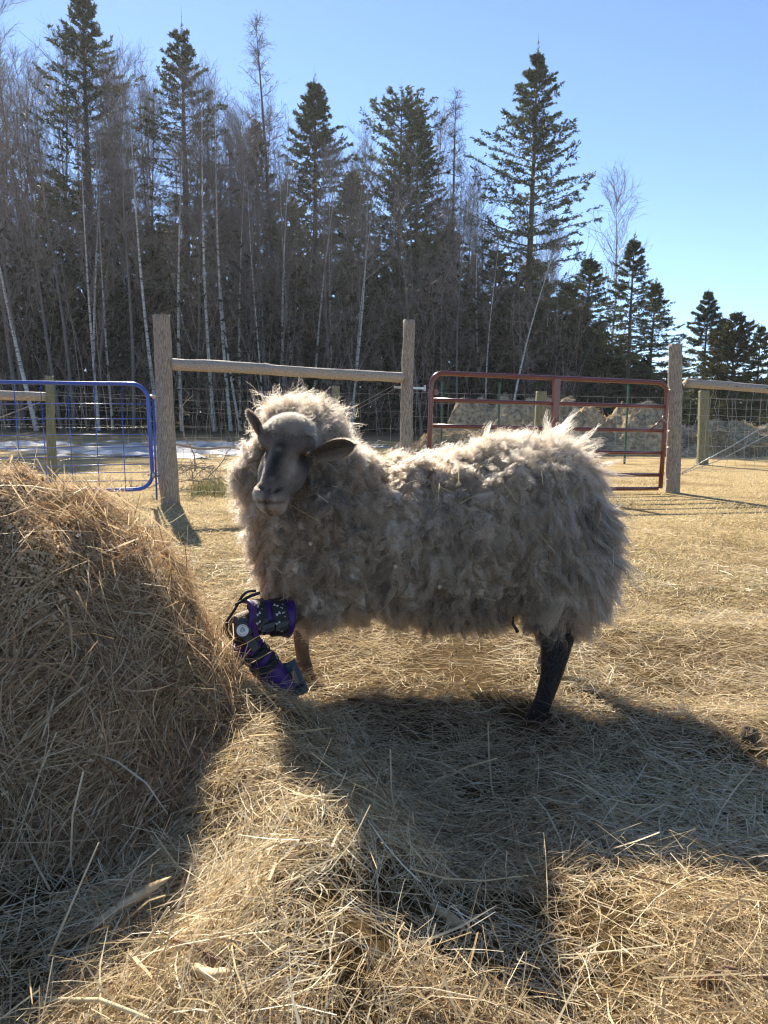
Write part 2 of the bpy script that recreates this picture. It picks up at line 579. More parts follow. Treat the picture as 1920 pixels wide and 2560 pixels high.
# a few single pieces that stand out ------------------------------------------
BARK = solid_mat('twig_bark', (.10, .045, .025), (.24, .12, .07), scale=30, rough=.7, bump=.3)
BLADE = solid_mat('corn_leaf', (.42, .27, .13), (.62, .46, .26), scale=12, rough=.6, stretch=(1, 8, 8))
DUNG = solid_mat('dung', (.01, .008, .006), (.03, .022, .016), scale=30, rough=.6, bump=.4)


def gz(px, py, lift=0.0):
    """point of the ground seen at a photograph pixel, raised by lift"""
    d = CR @ Vector(((px - 960) / FPX, -(py - 1280) / FPX, -1)); d.normalize()
    t = .5; hit = False
    while t < 40:
        p = CAM + d * t
        if p.z <= float(surf_h(np.array([p.x]), np.array([p.y]))[0]) + lift: break
        t += .005 if t < 4 else .03
    return CAM + d * t


def twig(name, pix, r0, r1, label, cat, mat, lift=.012, n=6):
    pts = [gz(a, b, lift) for a, b in pix]
    pts2 = []
    for i in range(len(pts) - 1):
        for k in range(3): pts2.append(pts[i].lerp(pts[i + 1], k / 3) + Vector(rng.normal(0, .0015, 3)))
    pts2.append(pts[-1])
    rr = np.linspace(r0, r1, len(pts2))
    mb = MB(); mb.tube(pts2, rr, n)
    return tag(mb.build(name, mat), label, cat)


twig('fallen_twig', [(870, 1748), (1000, 1762), (1130, 1775), (1260, 1792), (1380, 1815), (1420, 1826)], .0045, .002, 'long thin brown twig lying along the edge of the sheep shadow', 'twig', BARK, .03)
twig('fallen_twig', [(1290, 1878), (1335, 1832), (1368, 1800)], .0022, .0035, 'short reddish stick leaning by the hind hoof of the sheep', 'twig', BARK, .02)
twig('fallen_twig', [(1742, 2458), (1812, 2418), (1900, 2440), (1935, 2450)], .0035, .003, 'bent brown stick lying in the lower right corner of the straw', 'twig', BARK, .03)
twig('fallen_twig', [(1395, 1975), (1440, 1945), (1475, 1915)], .002, .003, 'short brown stick in the shade below the hind leg', 'twig', BARK, .02)
twig('fallen_twig', [(400, 2320), (470, 2362), (560, 2405)], .002, .003, 'brown stick half buried in the straw of the lower left foreground', 'twig', BARK, .03)


def leaf_blade(pix, w, label, lifts, mat=BLADE, name='dry_leaf_blade'):
    pts = np.array([gz(a, b, l)[:] for (a, b), l in zip(pix, lifts)])
    t = np.linspace(0, 1, 14); ti = np.linspace(0, 1, len(pts))
    C = np.stack([np.interp(t, ti, pts[:, k]) for k in range(3)], 1)
    dr = norm(np.gradient(C, axis=0)); sd = norm(np.cross(dr, np.tile([0, -.6, .8], (14, 1))))
    wp = w * np.interp(t, [0, .1, .7, .88, 1], [.3, .8, 1, .6, .08])[:, None]
    up = norm(np.cross(sd, dr))
    V = np.stack([C - sd * wp, C - up * w * .3, C + sd * wp, C + up * .001], 1).reshape(-1, 3)
    Q = []
    for i in range(13):
        for k in range(4):
            k2 = (k + 1) % 4
            Q.append((i * 4 + k, i * 4 + k2, (i + 1) * 4 + k2, (i + 1) * 4 + k))
    Q.append((0, 1, 2, 3)); Q.append((52, 55, 54, 53))
    return tag(link(name, mesh_np(name, V, np.array(Q)), mat), label, 'dry leaf')


leaf_blade([(232, 2318), (300, 2265), (360, 2230), (428, 2192)], .0095, 'broad pinkish tan dry leaf pointing up from the lower left straw', [.03, .05, .07, .1])
leaf_blade([(1480, 2078), (1510, 2095), (1545, 2118)], .008, 'flat tan leaf strip lying in the shade right of the sunlit patch', [.012, .015, .012])
leaf_blade([(1075, 2262), (1120, 2290), (1165, 2325)], .009, 'flat brown leaf strip in the shaded hollow of straw', [.012, .015, .012])
leaf_blade([(470, 2412), (530, 2438), (590, 2430)], .008, 'curled orange tan leaf strip in the sunlit foreground straw', [.03, .04, .03])
STALK = strand_mat('pale_stalk', [(0, (.6, .48, .28)), (1, (.7, .6, .42))], trans=.2)
for pix, r, lf, lab in (
        ([(0, 1990), (40, 2060), (80, 2140), (125, 2225)], .0035, [.02, .03, .04, .02], 'thick pale stalk slanting down at the left edge below the heap'),
        ([(120, 2400), (190, 2235), (247, 2106)], .0022, [.03, .10, .15], 'upright straw stalk standing at lower left'),
        ([(300, 2430), (370, 2350), (422, 2268)], .0026, [.02, .06, .10], 'bright straw stalk standing right of the broad leaf'),
        ([(125, 2500), (250, 2500), (330, 2530), (400, 2560)], .0035, [.03, .05, .05, .04], 'thick bright stalk arching along the bottom left edge'),
        ([(0, 1556), (90, 1520), (178, 1492)], .0022, [.01, .02, .03], 'long pale straw lying across the shaded face of the heap'),
        ([(0, 1372), (60, 1378), (130, 1386), (195, 1382)], .0040, [.01, .012, .012, .01], 'thick tan stalk lying across the upper face of the heap')):
    pts = np.array([gz(a, b, l)[:] for (a, b), l in zip(pix, lf)])
    t = np.linspace(0, 1, 10); ti = np.linspace(0, 1, len(pts))
    C = np.stack([np.interp(t, ti, pts[:, k]) for k in range(3)], 1)
    mb = MB(); mb.tube([Vector(c) for c in C], np.linspace(r, r * .6, 10), 6)
    tag(mb.build('straw_stalk', STALK), lab, 'straw stalk')

for k, (px, py, s, lab) in enumerate(((1345, 1958, 1.2, 'cluster of dark droppings in the shade below the hind leg'), (1490, 1982, .8, 'small dark dropping in the shaded straw right of the droppings cluster'), (1232, 2130, .8, 'small dark dropping in the middle of the shaded hollow'))):
    mb = MB()
    c = gz(px, py, .008)
    for q in range(4 if k == 0 else 1):
        p0 = c + Vector((rng.normal(0, .012), rng.normal(0, .01), .004))
        dd = Vector(norm(rng.normal(0, 1, 3) * [1, 1, .3])) * .007 * s
        mb.tube([p0 - dd, p0 - dd * .6, p0, p0 + dd * .6, p0 + dd], [.002 * s, .0055 * s, .0065 * s, .0055 * s, .002 * s], 8)
    tag(mb.build('dropping', DUNG), lab, 'dropping')
# dark clod at the right edge
u = np.linspace(0, math.pi, 14); v = np.linspace(0, 2 * math.pi, 22)[:-1]
U, Vv = np.meshgrid(u, v, indexing='ij')
S = np.stack([np.sin(U) * np.cos(Vv), np.sin(U) * np.sin(Vv), np.cos(U)], -1).reshape(-1, 3)
S = S * (1 + .30 * fbm(S * 2.5, 3))[:, None] * np.array([.022, .03, .038])
i = (np.arange(13)[:, None] * 21 + np.arange(21)[None, :]); j = (np.arange(13)[:, None] * 21 + (np.arange(21)[None, :] + 1) % 21)
Q = np.stack([i, j, j + 21, i + 21], -1).reshape(-1, 4)
cc = gz(1878, 1872, 0)
S = S + np.array(cc[:]) + [0, 0.02, .012]
tag(link('soil_clod', mesh_np('soil_clod', S, Q), solid_mat('clod', (.02, .014, .008), (.16, .11, .06), scale=60, rough=.9, bump=1)), 'dark clod of matted dirt and straw at the right edge beside the sheep shadow', 'clod')

# ------------------------------------------------------------------ fences
def gp(px, py, Y):
    p = P(px, py, Y); return p


def log_mesh(a, b, r0, r1, seed, rings=60, seg=28, flat=False, square=False, shreds=0):
    """weathered log between a and b with checks, knots and rough bark"""
    a = np.array(a[:]); b = np.array(b[:]); ax = b - a; Ln = np.linalg.norm(ax); ax = ax / Ln
    ref = np.array([0, -1.0, 0]) if abs(ax[1]) < .9 else np.array([1.0, 0, 0])
    e1 = norm(ref - ax * ref.dot(ax)); e2 = np.cross(ax, e1)
    t = np.linspace(0, 1, rings)[:, None]; th = (np.arange(seg) / seg * 2 * math.pi)[None, :]
    T = np.broadcast_to(t, (rings, seg)); TH = np.broadcast_to(th, (rings, seg))
    q = np.stack([np.cos(TH) * 1.5 + seed * 3.1, np.sin(TH) * 1.5, T * Ln * 1.6], -1).reshape(-1, 3)
    q2 = np.stack([np.cos(TH) * 5 + seed, np.sin(TH) * 5, T * Ln * 2.5 + seed], -1).reshape(-1, 3)
    n = (vnoise(q) * .13 + np.abs(vnoise(q2)) * .17 - .07).reshape(rings, seg)
    rr = (r0 + (r1 - r0) * T) * (1 + n)
    if square:
        cs = np.maximum(np.abs(np.cos(TH)), np.abs(np.sin(TH)))
        rr = (r0 + (r1 - r0) * T) / cs * np.minimum(1, cs * 1.12) * (1 + n * .15)
    rs = np.random.default_rng(int(seed * 10))
    for k in range(5):      # knots
        kt, ka = rs.random(), rs.random() * 6.28
        dd = ((T - kt) * Ln / .035) ** 2 + (np.angle(np.exp(1j * (TH - ka))) * r0 / .03) ** 2
        rr = rr + .014 * np.exp(-dd)
    bend = np.sin(T * math.pi * 1.4) * .018 * (1 if seed % 2 else -1)
    V = a + T[..., None] * Ln * ax + (rr * np.cos(TH) + bend)[..., None] * e1 + (rr * np.sin(TH))[..., None] * e2
    V[0] += ax * (-.004 * rs.random((seg, 1))); V[-1] += ax * (.016 * rs.random((seg, 1)))
    V = V.reshape(-1, 3)
    i = np.arange(rings - 1)[:, None] * seg + np.arange(seg)[None, :]
    j = np.arange(rings - 1)[:, None] * seg + (np.arange(seg)[None, :] + 1) % seg
    Q = np.stack([i, j, j + seg, i + seg], -1).reshape(-1, 4)
    n0 = len(V)
    V = np.concatenate([V, [a], [b + ax * .004]])
    Tt = [(n0, (k + 1) % seg, k) for k in range(seg)] + [(n0 + 1, (rings - 1) * seg + k, (rings - 1) * seg + (k + 1) % seg) for k in range(seg)]
    mb = MB(); mb.add(V, Q, np.array(Tt))
    return mb


def bark_shreds(a, b, r, n, seed):
    rs = np.random.default_rng(seed)
    a = np.array(a[:]); b = np.array(b[:]); ax = norm(b - a)
    t = rs.random(n); th = rs.random(n) * 6.28
    e1 = norm(np.cross(ax, [0, 1, .01])); e2 = np.cross(ax, e1)
    o = np.cos(th)[:, None] * e1 + np.sin(th)[:, None] * e2
    c = a + (b - a) * t[:, None] + o * r * 1.0
    L = rs.uniform(.015, .06, n)[:, None]
    k = np.linspace(0, 1, 4)[None, :, None]
    sgn = np.where(rs.random(n) < .5, 1, -1)[:, None]
    pts = c[:, None] + (ax[None, :] * L * sgn)[:, None] * k + (o * rs.uniform(.004, .018, n)[:, None])[:, None] * k ** 2
    w = (np.cross(ax, o) * rs.uniform(.001, .004, n)[:, None])[:, None] * (1 - k * .8)
    return ribbons(pts, w, rs.random(n))


SHRED = strand_mat('bark_shred', [(0, (.2, .14, .09)), (1, (.52, .42, .30))], trans=.3)


def post(name, parent, base, top, r, seed, mat=POSTM, shreds=140, label=None, square=False):
    lo = Vector(base); hi = Vector(top)
    down = lo - (hi - lo).normalized() * .12
    o = log_mesh(down, hi, r * 1.06, r * .92, seed, square=square).build(name, mat, parent)
    if shreds:
        V, F, q = bark_shreds(lo, hi, r, shreds, int(seed * 7))
        mb = MB(); mb.add(V, F, None, q)
        s = mb.build('bark_shreds', SHRED, o); s['kind'] = 'stuff'
        s.matrix_parent_inverse = Matrix.Identity(4)
    if label: o['label'] = label
    return o


def wire(mb, a, b, r=.0016, sag=.0, wob=.004, n=26, seed=0, barbs=False):
    rs = np.random.default_rng(seed)
    t = np.linspace(0, 1, n)
    a = np.array(a[:]); b = np.array(b[:])
    C = a + (b - a) * t[:, None]
    C[:, 2] -= sag * 4 * t * (1 - t)
    C[1:-1] += rs.normal(0, wob, (n - 2, 3))
    mb.tube([Vector(c) for c in C], r, 4, False)
    return C


def woven(name, parent, a, b, zs, step, mat=WIREM, r=.0017, seed=1, wob=.006, kink=.02, y_off=0):
    """woven stock wire between ground points a and b"""
    rs = np.random.default_rng(seed)
    mb = MB(); a = np.array(a[:]); b = np.array(b[:]); Ln = np.linalg.norm(b - a)
    n = max(6, int(Ln / .12)); wv = []
    for k, z in enumerate(zs):
        t = np.linspace(0, 1, n)
        C = a + (b - a) * t[:, None]; C[:, 2] = C[:, 2] + z + rs.normal(0, wob, n) - .02 * 4 * t * (1 - t)
        wv.append(C); mb.tube([Vector(c) for c in C], r * (1.3 if k in (0, len(zs) - 1) else 1), 4, False)
    m = int(Ln / step)
    for q in range(1, m):
        f = q / m; pts = []
        off = 0
        for k in range(len(zs)):
            i = f * (n - 1); i0 = int(i); fr = i - i0
            p = wv[k][i0] * (1 - fr) + wv[k][min(i0 + 1, n - 1)] * fr
            off = off * .6 + rs.normal(0, kink)
            p = p + (b - a) / Ln * off + np.array([0, rs.normal(0, kink * .4), 0])
            pts.append(p)
        full = []
        for k in range(len(pts) - 1):
            full.append(Vector(pts[k])); mid = (pts[k] + pts[k + 1]) / 2 + (b - a) / Ln * rs.normal(0, kink * .5)
            full.append(Vector(mid))
        full.append(Vector(pts[-1]))
        mb.tube(full, r * .8, 4, False)
    o = mb.build(name, mat, parent)
    return o


G0 = lambda px, py, Y: Vector((P(px, py, Y).x, Y, 0))
# near fence, left span
LP = Vector((-2.10, 7.2, 0)); LPT = gp(402, 790, 7.2)
MP = Vector((gp(1011, 1250, 8.2).x, 8.2, 0)); MPT = gp(1023, 802, 8.2)
RP = Vector((gp(1681, 1228, 9.1).x, 9.1, 0)); RPT = gp(1690, 862, 9.1)
nf = empty('wire_fence', LP[:])
tag(nf, 'weathered fence span with one top rail between the two tall posts behind the sheep', 'fence')
post('fence_post', nf, LP, LPT, .085, 3, label='rough barked leaning post at the left end', shreds=230)
post('fence_post', nf, MP, MPT, .068, 5, label='smooth peeled post at the right end', shreds=70)
ra, rb = gp(427, 910, 7.22), gp(1006, 944, 8.12)
log_mesh(ra, rb, .056, .052, 7, rings=70).build('top_rail', RAILM, nf)
mb = MB()
for px in (551, 690, 800, 900):
    f = (px - 427) / (1006 - 427); c = ra.lerp(rb, f) + Vector((0, -.054, .0))
    mb.tube([c + Vector((0, .01, 0)), c + Vector((0, -.006, 0))], .006, 6)
mb.build('nail', NAILM, nf).__setitem__('kind', 'stuff')
woven('wire_netting', nf, LP + Vector((.08, -.02, 0)), MP + Vector((-.05, -.05, 0)), [.12, .25, .4, .56, .74, .93, 1.12], .16, seed=3)
mb = MB()
for q, (a_, b_) in enumerate(((gp(880, 1020, 8.1), gp(1005, 952, 8.15)), (gp(872, 1035, 8.1), gp(1005, 962, 8.15)))):
    a2 = a_ + (a_ - b_) * 1.3
    mb.tube([a2, b_], .0028, 5)
mb.build('brace_wire', WIREM, nf)
mb = MB()
for z in (.93, 1.12, .74):
    for pc, rr in ((LP, .078), (MP, .072)):
        tz = z / 1.9
        c0 = Vector(pc) + ((LPT if pc is LP else MPT) - Vector(pc)) * tz
        mb.tube([c0 + Vector((math.cos(t) * rr, math.sin(t) * rr, math.sin(t * 2) * .006)) for t in np.linspace(math.pi * .9, 2.1 * math.pi, 14)], .0022, 4)
mb.build('tie_wire', WIREM, nf)['kind'] = 'stuff'

# right span
rf = empty('wire_fence', RP[:])
tag(rf, 'fence with thick grey post and top rail leaving the picture on the right', 'fence')
post('fence_post', rf, RP, RPT, .083, 9, label='thick brown post beside the red gate', shreds=140)
RR0, RR1 = gp(1714, 957, 9.12), gp(2150, 990, 9.9)
log_mesh(RR0, RR1, .052, .05, 12, rings=60).build('top_rail', RAILM, rf)
E = Vector((gp(2150, 1200, 9.9).x, 9.9, 0))
post('fence_post', rf, E, E + Vector((0, 0, 1.75)), .08, 15, shreds=40)
mb = MB()
for px in (1831, 1904):
    f = (px - 1714) / (2150 - 1714); c = RR0.lerp(RR1, f) + Vector((0, -.05, 0)); mb.tube([c + Vector((0, .01, 0)), c + Vector((0, -.006, 0))], .007, 6)
mb.build('nail', NAILM, rf).__setitem__('kind', 'stuff')
# netting, slack and pulled up toward the bottom as in the picture
woven('wire_netting', rf, RP + Vector((.05, -.08, 0)), E + Vector((0, -.08, 0)), [.30, .42, .58, .76, .95, 1.15, 1.3], .155, seed=8, kink=.028, r=.0026)
mb = MB()
for a_, b_ in ((gp(1560, 1250, 8.9), gp(1840, 1138, 9.2)), (gp(1835, 1113, 9.3), gp(2100, 960, 9.7)), (gp(1700, 1185, 9.0), gp(1930, 1080, 9.4))):
    pass
mb.tube([gp(1705, 1182, 9.0), gp(1830, 1115, 9.2), gp(1935, 1050, 9.4), gp(2100, 950, 9.7)], .006, 6)
mb.tube([gp(1690, 1190, 9.0), gp(1800, 1150, 9.1), gp(1905, 1095, 9.3), gp(2000, 1045, 9.5)], .005, 6)
mb.build('brace_rod', ZINC, rf)
mb = MB()
for z, sg in ((.55, 1), (.95, 1), (1.25, .4), (.15, 1), (.3, 1), (.75, 1)):
    c0 = Vector(RP) + (RPT - Vector(RP)) * (z / 1.8)
    mb.tube([c0 + Vector((math.cos(t) * .088, math.sin(t) * .088, math.sin(t * 2) * .008)) for t in np.linspace(math.pi * (1.0 if sg == 1 else .9), (1.35 if z != .95 else 2.1) * math.pi, 12)], .003, 4)
mb.build('tie_wire', WIREM, rf)['kind'] = 'stuff'

# red gate ---------------------------------------------------------------------
gl = Vector((gp(1070, 1180, 8.35).x, 8.35, 0)); gr_ = Vector((gp(1652, 1200, 9.0).x, 9.0, 0))
tl = gp(1079, 960, 8.35); tr = gp(1668, 985, 9.0)
ux = (gr_ - gl).normalized()
rg = empty('red_gate', gl[:]); tag(rg, 'red brown six bar tubular steel gate chained to the thick post', 'gate')
zt_l, zt_r = gp(1085, 932, 8.35).z, gp(1650, 957, 9.0).z
leanl = Vector((tl.x - gl.x, 0, 0)); leanr = Vector((tr.x - gr_.x, 0, 0))


def gpos(f, z):
    q = gl.lerp(gr_, f) + leanl.lerp(leanr, f) * (z / 1.35)
    return Vector((q.x, q.y, z))


def zt(f): return zt_l + (zt_r - zt_l) * f


rc = .13
loop = []
W = (gr_ - gl).length
for k in range(9):
    a = math.pi / 2 * k / 8
    loop.append(gpos((rc - rc * math.cos(a)) / W, zt(0) - rc + rc * math.sin(a)))
mid = [gpos(f, zt(f)) for f in np.linspace(rc / W, 1 - rc / W, 14)[1:-1]]
lr = []
for k in range(9):
    a = math.pi / 2 * k / 8
    lr.append(gpos(1 - rc / W + rc * math.sin(a) / W, zt(1) - rc + rc * math.cos(a)))
outer = [gpos(0, .05), gpos(0, .6)] + loop + mid + lr + [gpos(1, .6), gpos(1, .05)]
mb = MB(); mb.tube(outer, .027, 14); mb.build('gate_frame', REDM, rg)
RPXL, RPXR = (0, .93, 1.0)[0], 0
for zl, zr in ((1.065, 1.035), (.775, .748), (.50, .48), (.235, .212), (.055, .045)):
    mb = MB()
    pts = [gpos(f, zl + (zr - zl) * f) for f in np.linspace(.012, .988, 6)]
    mb.tube(pts, .0235, 12)
    mb.build('gate_bar', REDM, rg)
fm = (gp(1386, 1000, 8.68).x - gl.x) / (gr_.x - gl.x)
mb = MB(); c = gpos(fm, .7); top = gpos(fm, zt(fm) - .01); bot = gpos(fm, .05)
hw = ux * .038
dn = (top - bot) / 2
mb.box((top + bot) / 2 + Vector((0, -.004, 0)), hw[:], (Vector((-ux.y, ux.x, 0)) * .029)[:], dn[:])
mb.build('middle_upright', REDM, rg, smooth=False)
mb = MB(); p0 = gpos(.945, .80); p1 = gpos(.995, 1.0)
mb.tube([gpos(.94, .765), gpos(.992, .90)], .011, 8)
mb.build('corner_gusset', REDM, rg)
mb = MB()
cs = gpos(.995, .83); pe = Vector(RP) + Vector((0, -.10, .80)); pts = [cs + Vector((-.02, -.05, .05)), cs + Vector((.05, -.06, -.03)), pe + Vector((-.08, .02, 0)), pe, pe + Vector((.09, .03, .02))]
path = []
for i in range(len(pts) - 1):
    for k in range(5): path.append(pts[i].lerp(pts[i + 1], k / 5))
for i, c in enumerate(path):
    dd = (path[min(i + 1, len(path) - 1)] - path[max(i - 1, 0)]).normalized(); sd = dd.cross(Vector((0, 0, 1)) if i % 2 else Vector((0, 1, .1))).normalized()
    ring = [c + dd * .015 * math.cos(t) + sd * .008 * math.sin(t) for t in np.linspace(0, 2 * math.pi, 9)]
    mb.tube(ring, .0025, 4, False)
mb.tube([cs + Vector((-.03, -.04, .03)), cs + Vector((-.05, -.06, .08)), cs + Vector((-.02, -.06, .10))], .006, 6)
mb.build('latch_chain', ZINC, rg)
# hinge bolt through the middle post
mb = MB()
ha, hb = gp(985, 968, 8.25), gp(1062, 971, 8.33)
mb.box((ha + hb) / 2, ((hb - ha) / 2)[:], (0, .012, 0), (0, 0, .012))
mb.tube([hb + Vector((.0, 0, -.03)), hb + Vector((0, 0, .035))], .013, 8)
mb.build('hinge_bolt', ZINC, rg, smooth=False)
for f in (-.006, .02):
    mb = MB(); c = gpos(f, gp(1070, 980, 8.35).z); mb.box(c + Vector((0, -.01, 0)), (.018, 0, 0), (0, .034, 0), (0, 0, .028))
    mb.build('hinge_clamp', REDM, rg, smooth=False)

# blue gate ---------------------------------------------------------------------
bg_ = empty('blue_gate', (gp(380, 1220, 7.0).x, 7.0, 0)); tag(bg_, 'blue metal gate with rounded corner and wire grid at the left edge', 'gate')
YB = 7.0


def bp(px, py): return gp(px, py, YB)


pts = [bp(-330, 950), bp(-150, 952), bp(0, 955), bp(120, 957), bp(240, 959), bp(320, 959)]
for k in range(1, 9):
    a = math.pi / 2 * k / 9
    pts.append(bp(325 + 46 * math.sin(a), 1003 - 44 * math.cos(a)))
pts += [bp(373, 1050), bp(377, 1120), bp(381, 1180)]
for k in range(1, 9):
    a = math.pi / 2 * k / 9
    pts.append(bp(342 + 39 * math.cos(a), 1185 + 38 * math.sin(a)))
pts += [bp(330, 1224), bp(250, 1225), bp(120, 1227), bp(-150, 1230), bp(-330, 1232), bp(-340, 1200), bp(-345, 960)]
mb = MB(); mb.tube(pts, .0185, 12); mb.build('gate_frame', BLUEM, bg_)
ROD = solid_mat('blue_rod', (.015, .06, .30), (.02, .08, .38), scale=6, rough=.25, spec=.8, coat=.4)
for k in range(-5, 6):
    xt, xb = 302 - 67 * (5 - k) + 0, 314 - 65 * (5 - k)
    mb = MB(); mb.tube([bp(xt, 963), bp((xt + xb) / 2, 1092), bp(xb, 1222)], .0042, 6); mb.build('grid_rod', ROD, bg_)
for y0, y1 in ((1010, 1010), (1049, 1047), (1089, 1086), (1122, 1117), (1146, 1139), (1170, 1160), (1187, 1180), (1206, 1202)):
    mb = MB(); mb.tube([bp(-330, y0 + (y0 - y1) * .8), bp(0, y0), bp(180, (y0 + y1) / 2 - 1), bp(374, y1)], .0042, 6); mb.build('grid_rod', ROD, bg_)
mb = MB(); mb.tube([gp(383, 980, 6.98), gp(387, 1110, 6.98), gp(392, 1249, 6.98)], .009, 8); mb.build('hinge_rod', BLUEM, bg_)
for py in (989, 1187):
    mb = MB(); a_, b_ = gp(370, py, 7.0), gp(400, py + 3, 7.08)
    mb.tube([a_, b_], .009, 6); mb.tube([gp(384, py - 8, 6.98), gp(384, py + 8, 6.98)], .015, 8)
    mb.build('hinge_bolt', ZINC, bg_)

# fence behind the blue gate -------------------------------------------------------
bf = empty('wire_fence', (gp(132, 1193, 10).x, 10, 0)); tag(bf, 'farther fence with square green tinged post and plank rail seen through the blue gate', 'fence')
bpB = Vector((gp(134, 1193, 10).x, 10.0, 0)); bpT = gp(122, 942, 10)
post('fence_post', bf, bpB, bpT, .052, 21, GREENPOST, 0, square=True)
log_mesh(gp(-300, 978, 10.0), gp(116, 992, 10.02), .062, .06, 23, rings=40).build('top_rail', RAILM, bf)
bL = Vector((gp(-330, 1190, 10).x, 10.0, 0)); bR = Vector((gp(850, 1170, 11.4).x, 12.6, 0))
post('fence_post', bf, bL, bL + Vector((0, 0, 1.4)), .055, 27, GREENPOST, 0, square=True)
MPb = Vector((gp(841, 1140, 12.6).x, 12.6, 0))
post('fence_post', bf, MPb, gp(840, 968, 12.6), .062, 29, GREENPOST, 0, square=True)
woven('wire_netting', bf, bpB + Vector((0, -.06, 0)), MPb + Vector((0, -.06, 0)), [.25, .4, .55, .72, .92, 1.1], .2, seed=13, r=.0026, kink=.012)
woven('wire_netting', bf, bL + Vector((0, -.06, 0)), bpB + Vector((0, -.06, 0)), [.25, .4, .55, .72, .92, 1.1], .2, seed=14, r=.0026, kink=.012)
mb = MB()
for q, (pa, pb) in enumerate((((140, 980), (380, 989)), ((140, 1013), (380, 1020)), ((0, 1042), (380, 1047)), ((0, 1066), (380, 1068)))):
    a_, b_ = gp(pa[0], pa[1], 10.05), gp(pb[0], pb[1], 10.6)
    C = wire(mb, a_, b_, .0032, .01, .004, 40, q)
mb.tube([gp(-120, 1090, 10), gp(100, 1005, 10)], .008, 6)
mb.build('barbed_wire', WIREM, bf)

# far fence line --------------------------------------------------------------------
ff = empty('wire_fence', (gp(1349, 1100, 17).x, 17, 0)); tag(ff, 'distant wire fence with green treated posts in front of the old hay heaps', 'fence')
fp = []
for (px, pyt, pyb, Y) in ((1349, 980, 1100, 14.5), (1757, 978, 1138, 15.0)):
    b = Vector((gp(px, pyb, Y).x, Y, 0)); t_ = gp(px + 4, pyt, Y)
    post('fence_post', ff, b, t_, .105 if px < 1500 else .10, 31 + px % 7, GREENPOST, 0, square=True); fp.append(b)
for (px, Y) in ((1564, 14.8), (1103, 14.2), (1245, 14.3)):
    b = Vector((gp(px, 1100, Y).x, Y, 0)); mb = MB(); mb.box(b + Vector((0, 0, .78)), (.018, 0, 0), (0, .015, 0), (0, 0, .78)); mb.build('steel_stake', TPOST, ff, smooth=False)
A_ = Vector((gp(1000, 1100, 14).x, 14, 0)); B_ = Vector((gp(2100, 1100, 15.4).x, 15.4, 0))
woven('wire_netting', ff, A_, B_, [.15, .4, .65, .9, 1.15, 1.35], .3, seed=17, r=.0036, kink=.01, wob=.004)

# old hay heaps and snow -----------------------------------------------------------
HEAPM = solid_mat('old_hay', (.12, .09, .055), (.56, .44, .27), scale=9, rough=.95, bump=1.0, bscale=30, spec=.1, detail=10)


OLDHAY = strand_mat('old_hay_strands', [(0, (.07, .055, .04)), (.5, (.46, .36, .22)), (1, (.70, .58, .38))], trans=.35)


def far_heap(name, cx, cy, rx, ry, h, seed, label):
    n = 90
    u = np.linspace(-1.15, 1.15, n); X, Y = np.meshgrid(u, u)
    wx, wy = cx + X * rx, cy + Y * ry
    r = np.sqrt(X * X + Y * Y) * (1 + .28 * n2(wx, wy, .8, 2, seed + 9))
    lump = n2(wx, wy, .9, 3, seed) * .45 + np.abs(n2(wx, wy, 2.2, 3, seed + 3)) * .38
    h = h * 1.12; Z = h * (np.clip(1 - r ** 1.7, -.12, 1) ** 1.0) * 1.0
    Z = np.where(r < 1, Z + lump * h * .9 * np.clip((1 - r) * 3, 0, 1), -.15)
    V = np.stack([wx, wy, Z + ground_h(wx, wy)], -1).reshape(-1, 3)
    i = (np.arange(n - 1)[:, None] * n + np.arange(n - 1)[None, :]).ravel()
    F = np.stack([i, i + 1, i + n + 1, i + n], 1)
    o = link(name, mesh_np(name, V, F), HEAPM)
    tag(o, label, 'hay heap', 'old hay heaps beyond the paddock')
    # shaggy strands
    m = 5200
    x = cx + rng.uniform(-1, 1, m) * rx; y = cy + rng.uniform(-1, .5, m) * ry
    rr = np.sqrt(((x - cx) / rx) ** 2 + ((y - cy) / ry) ** 2); k = rr < .98; x, y = x[k], y[k]
    gx = ((x - cx) / rx + 1.15) / 2.3 * (n - 1); gy = ((y - cy) / ry + 1.15) / 2.3 * (n - 1)
    z = V.reshape(n, n, 3)[gy.astype(int), gx.astype(int), 2]
    c = np.stack([x, y, z], 1); d = norm(np.stack([rng.normal(0, 1, len(x)), -.6 + rng.normal(0, .6, len(x)), rng.normal(-.3, .3, len(x))], 1))
    L = rng.uniform(.05, .17, len(x))[:, None]
    t = np.linspace(-.5, .5, 3)[None, :, None]
    pts = c[:, None] + d[:, None] * t * L[:, None] + np.array([0, 0, 1]) * (.02 + .06 * (.25 - t * t))
    w = norm(np.cross(d, rng.normal(0, 1, d.shape)))[:, None] * .0045 * np.ones((1, 3, 1))
    Vv, Ff, q = ribbons(pts, w, rng.beta(2, 2, len(x)))
    mb = MB(); mb.add(Vv, Ff, None, q); s = mb.build('loose_hay', OLDHAY, o); s['kind'] = 'stuff'; s.matrix_parent_inverse = Matrix.Identity(4)
    return o


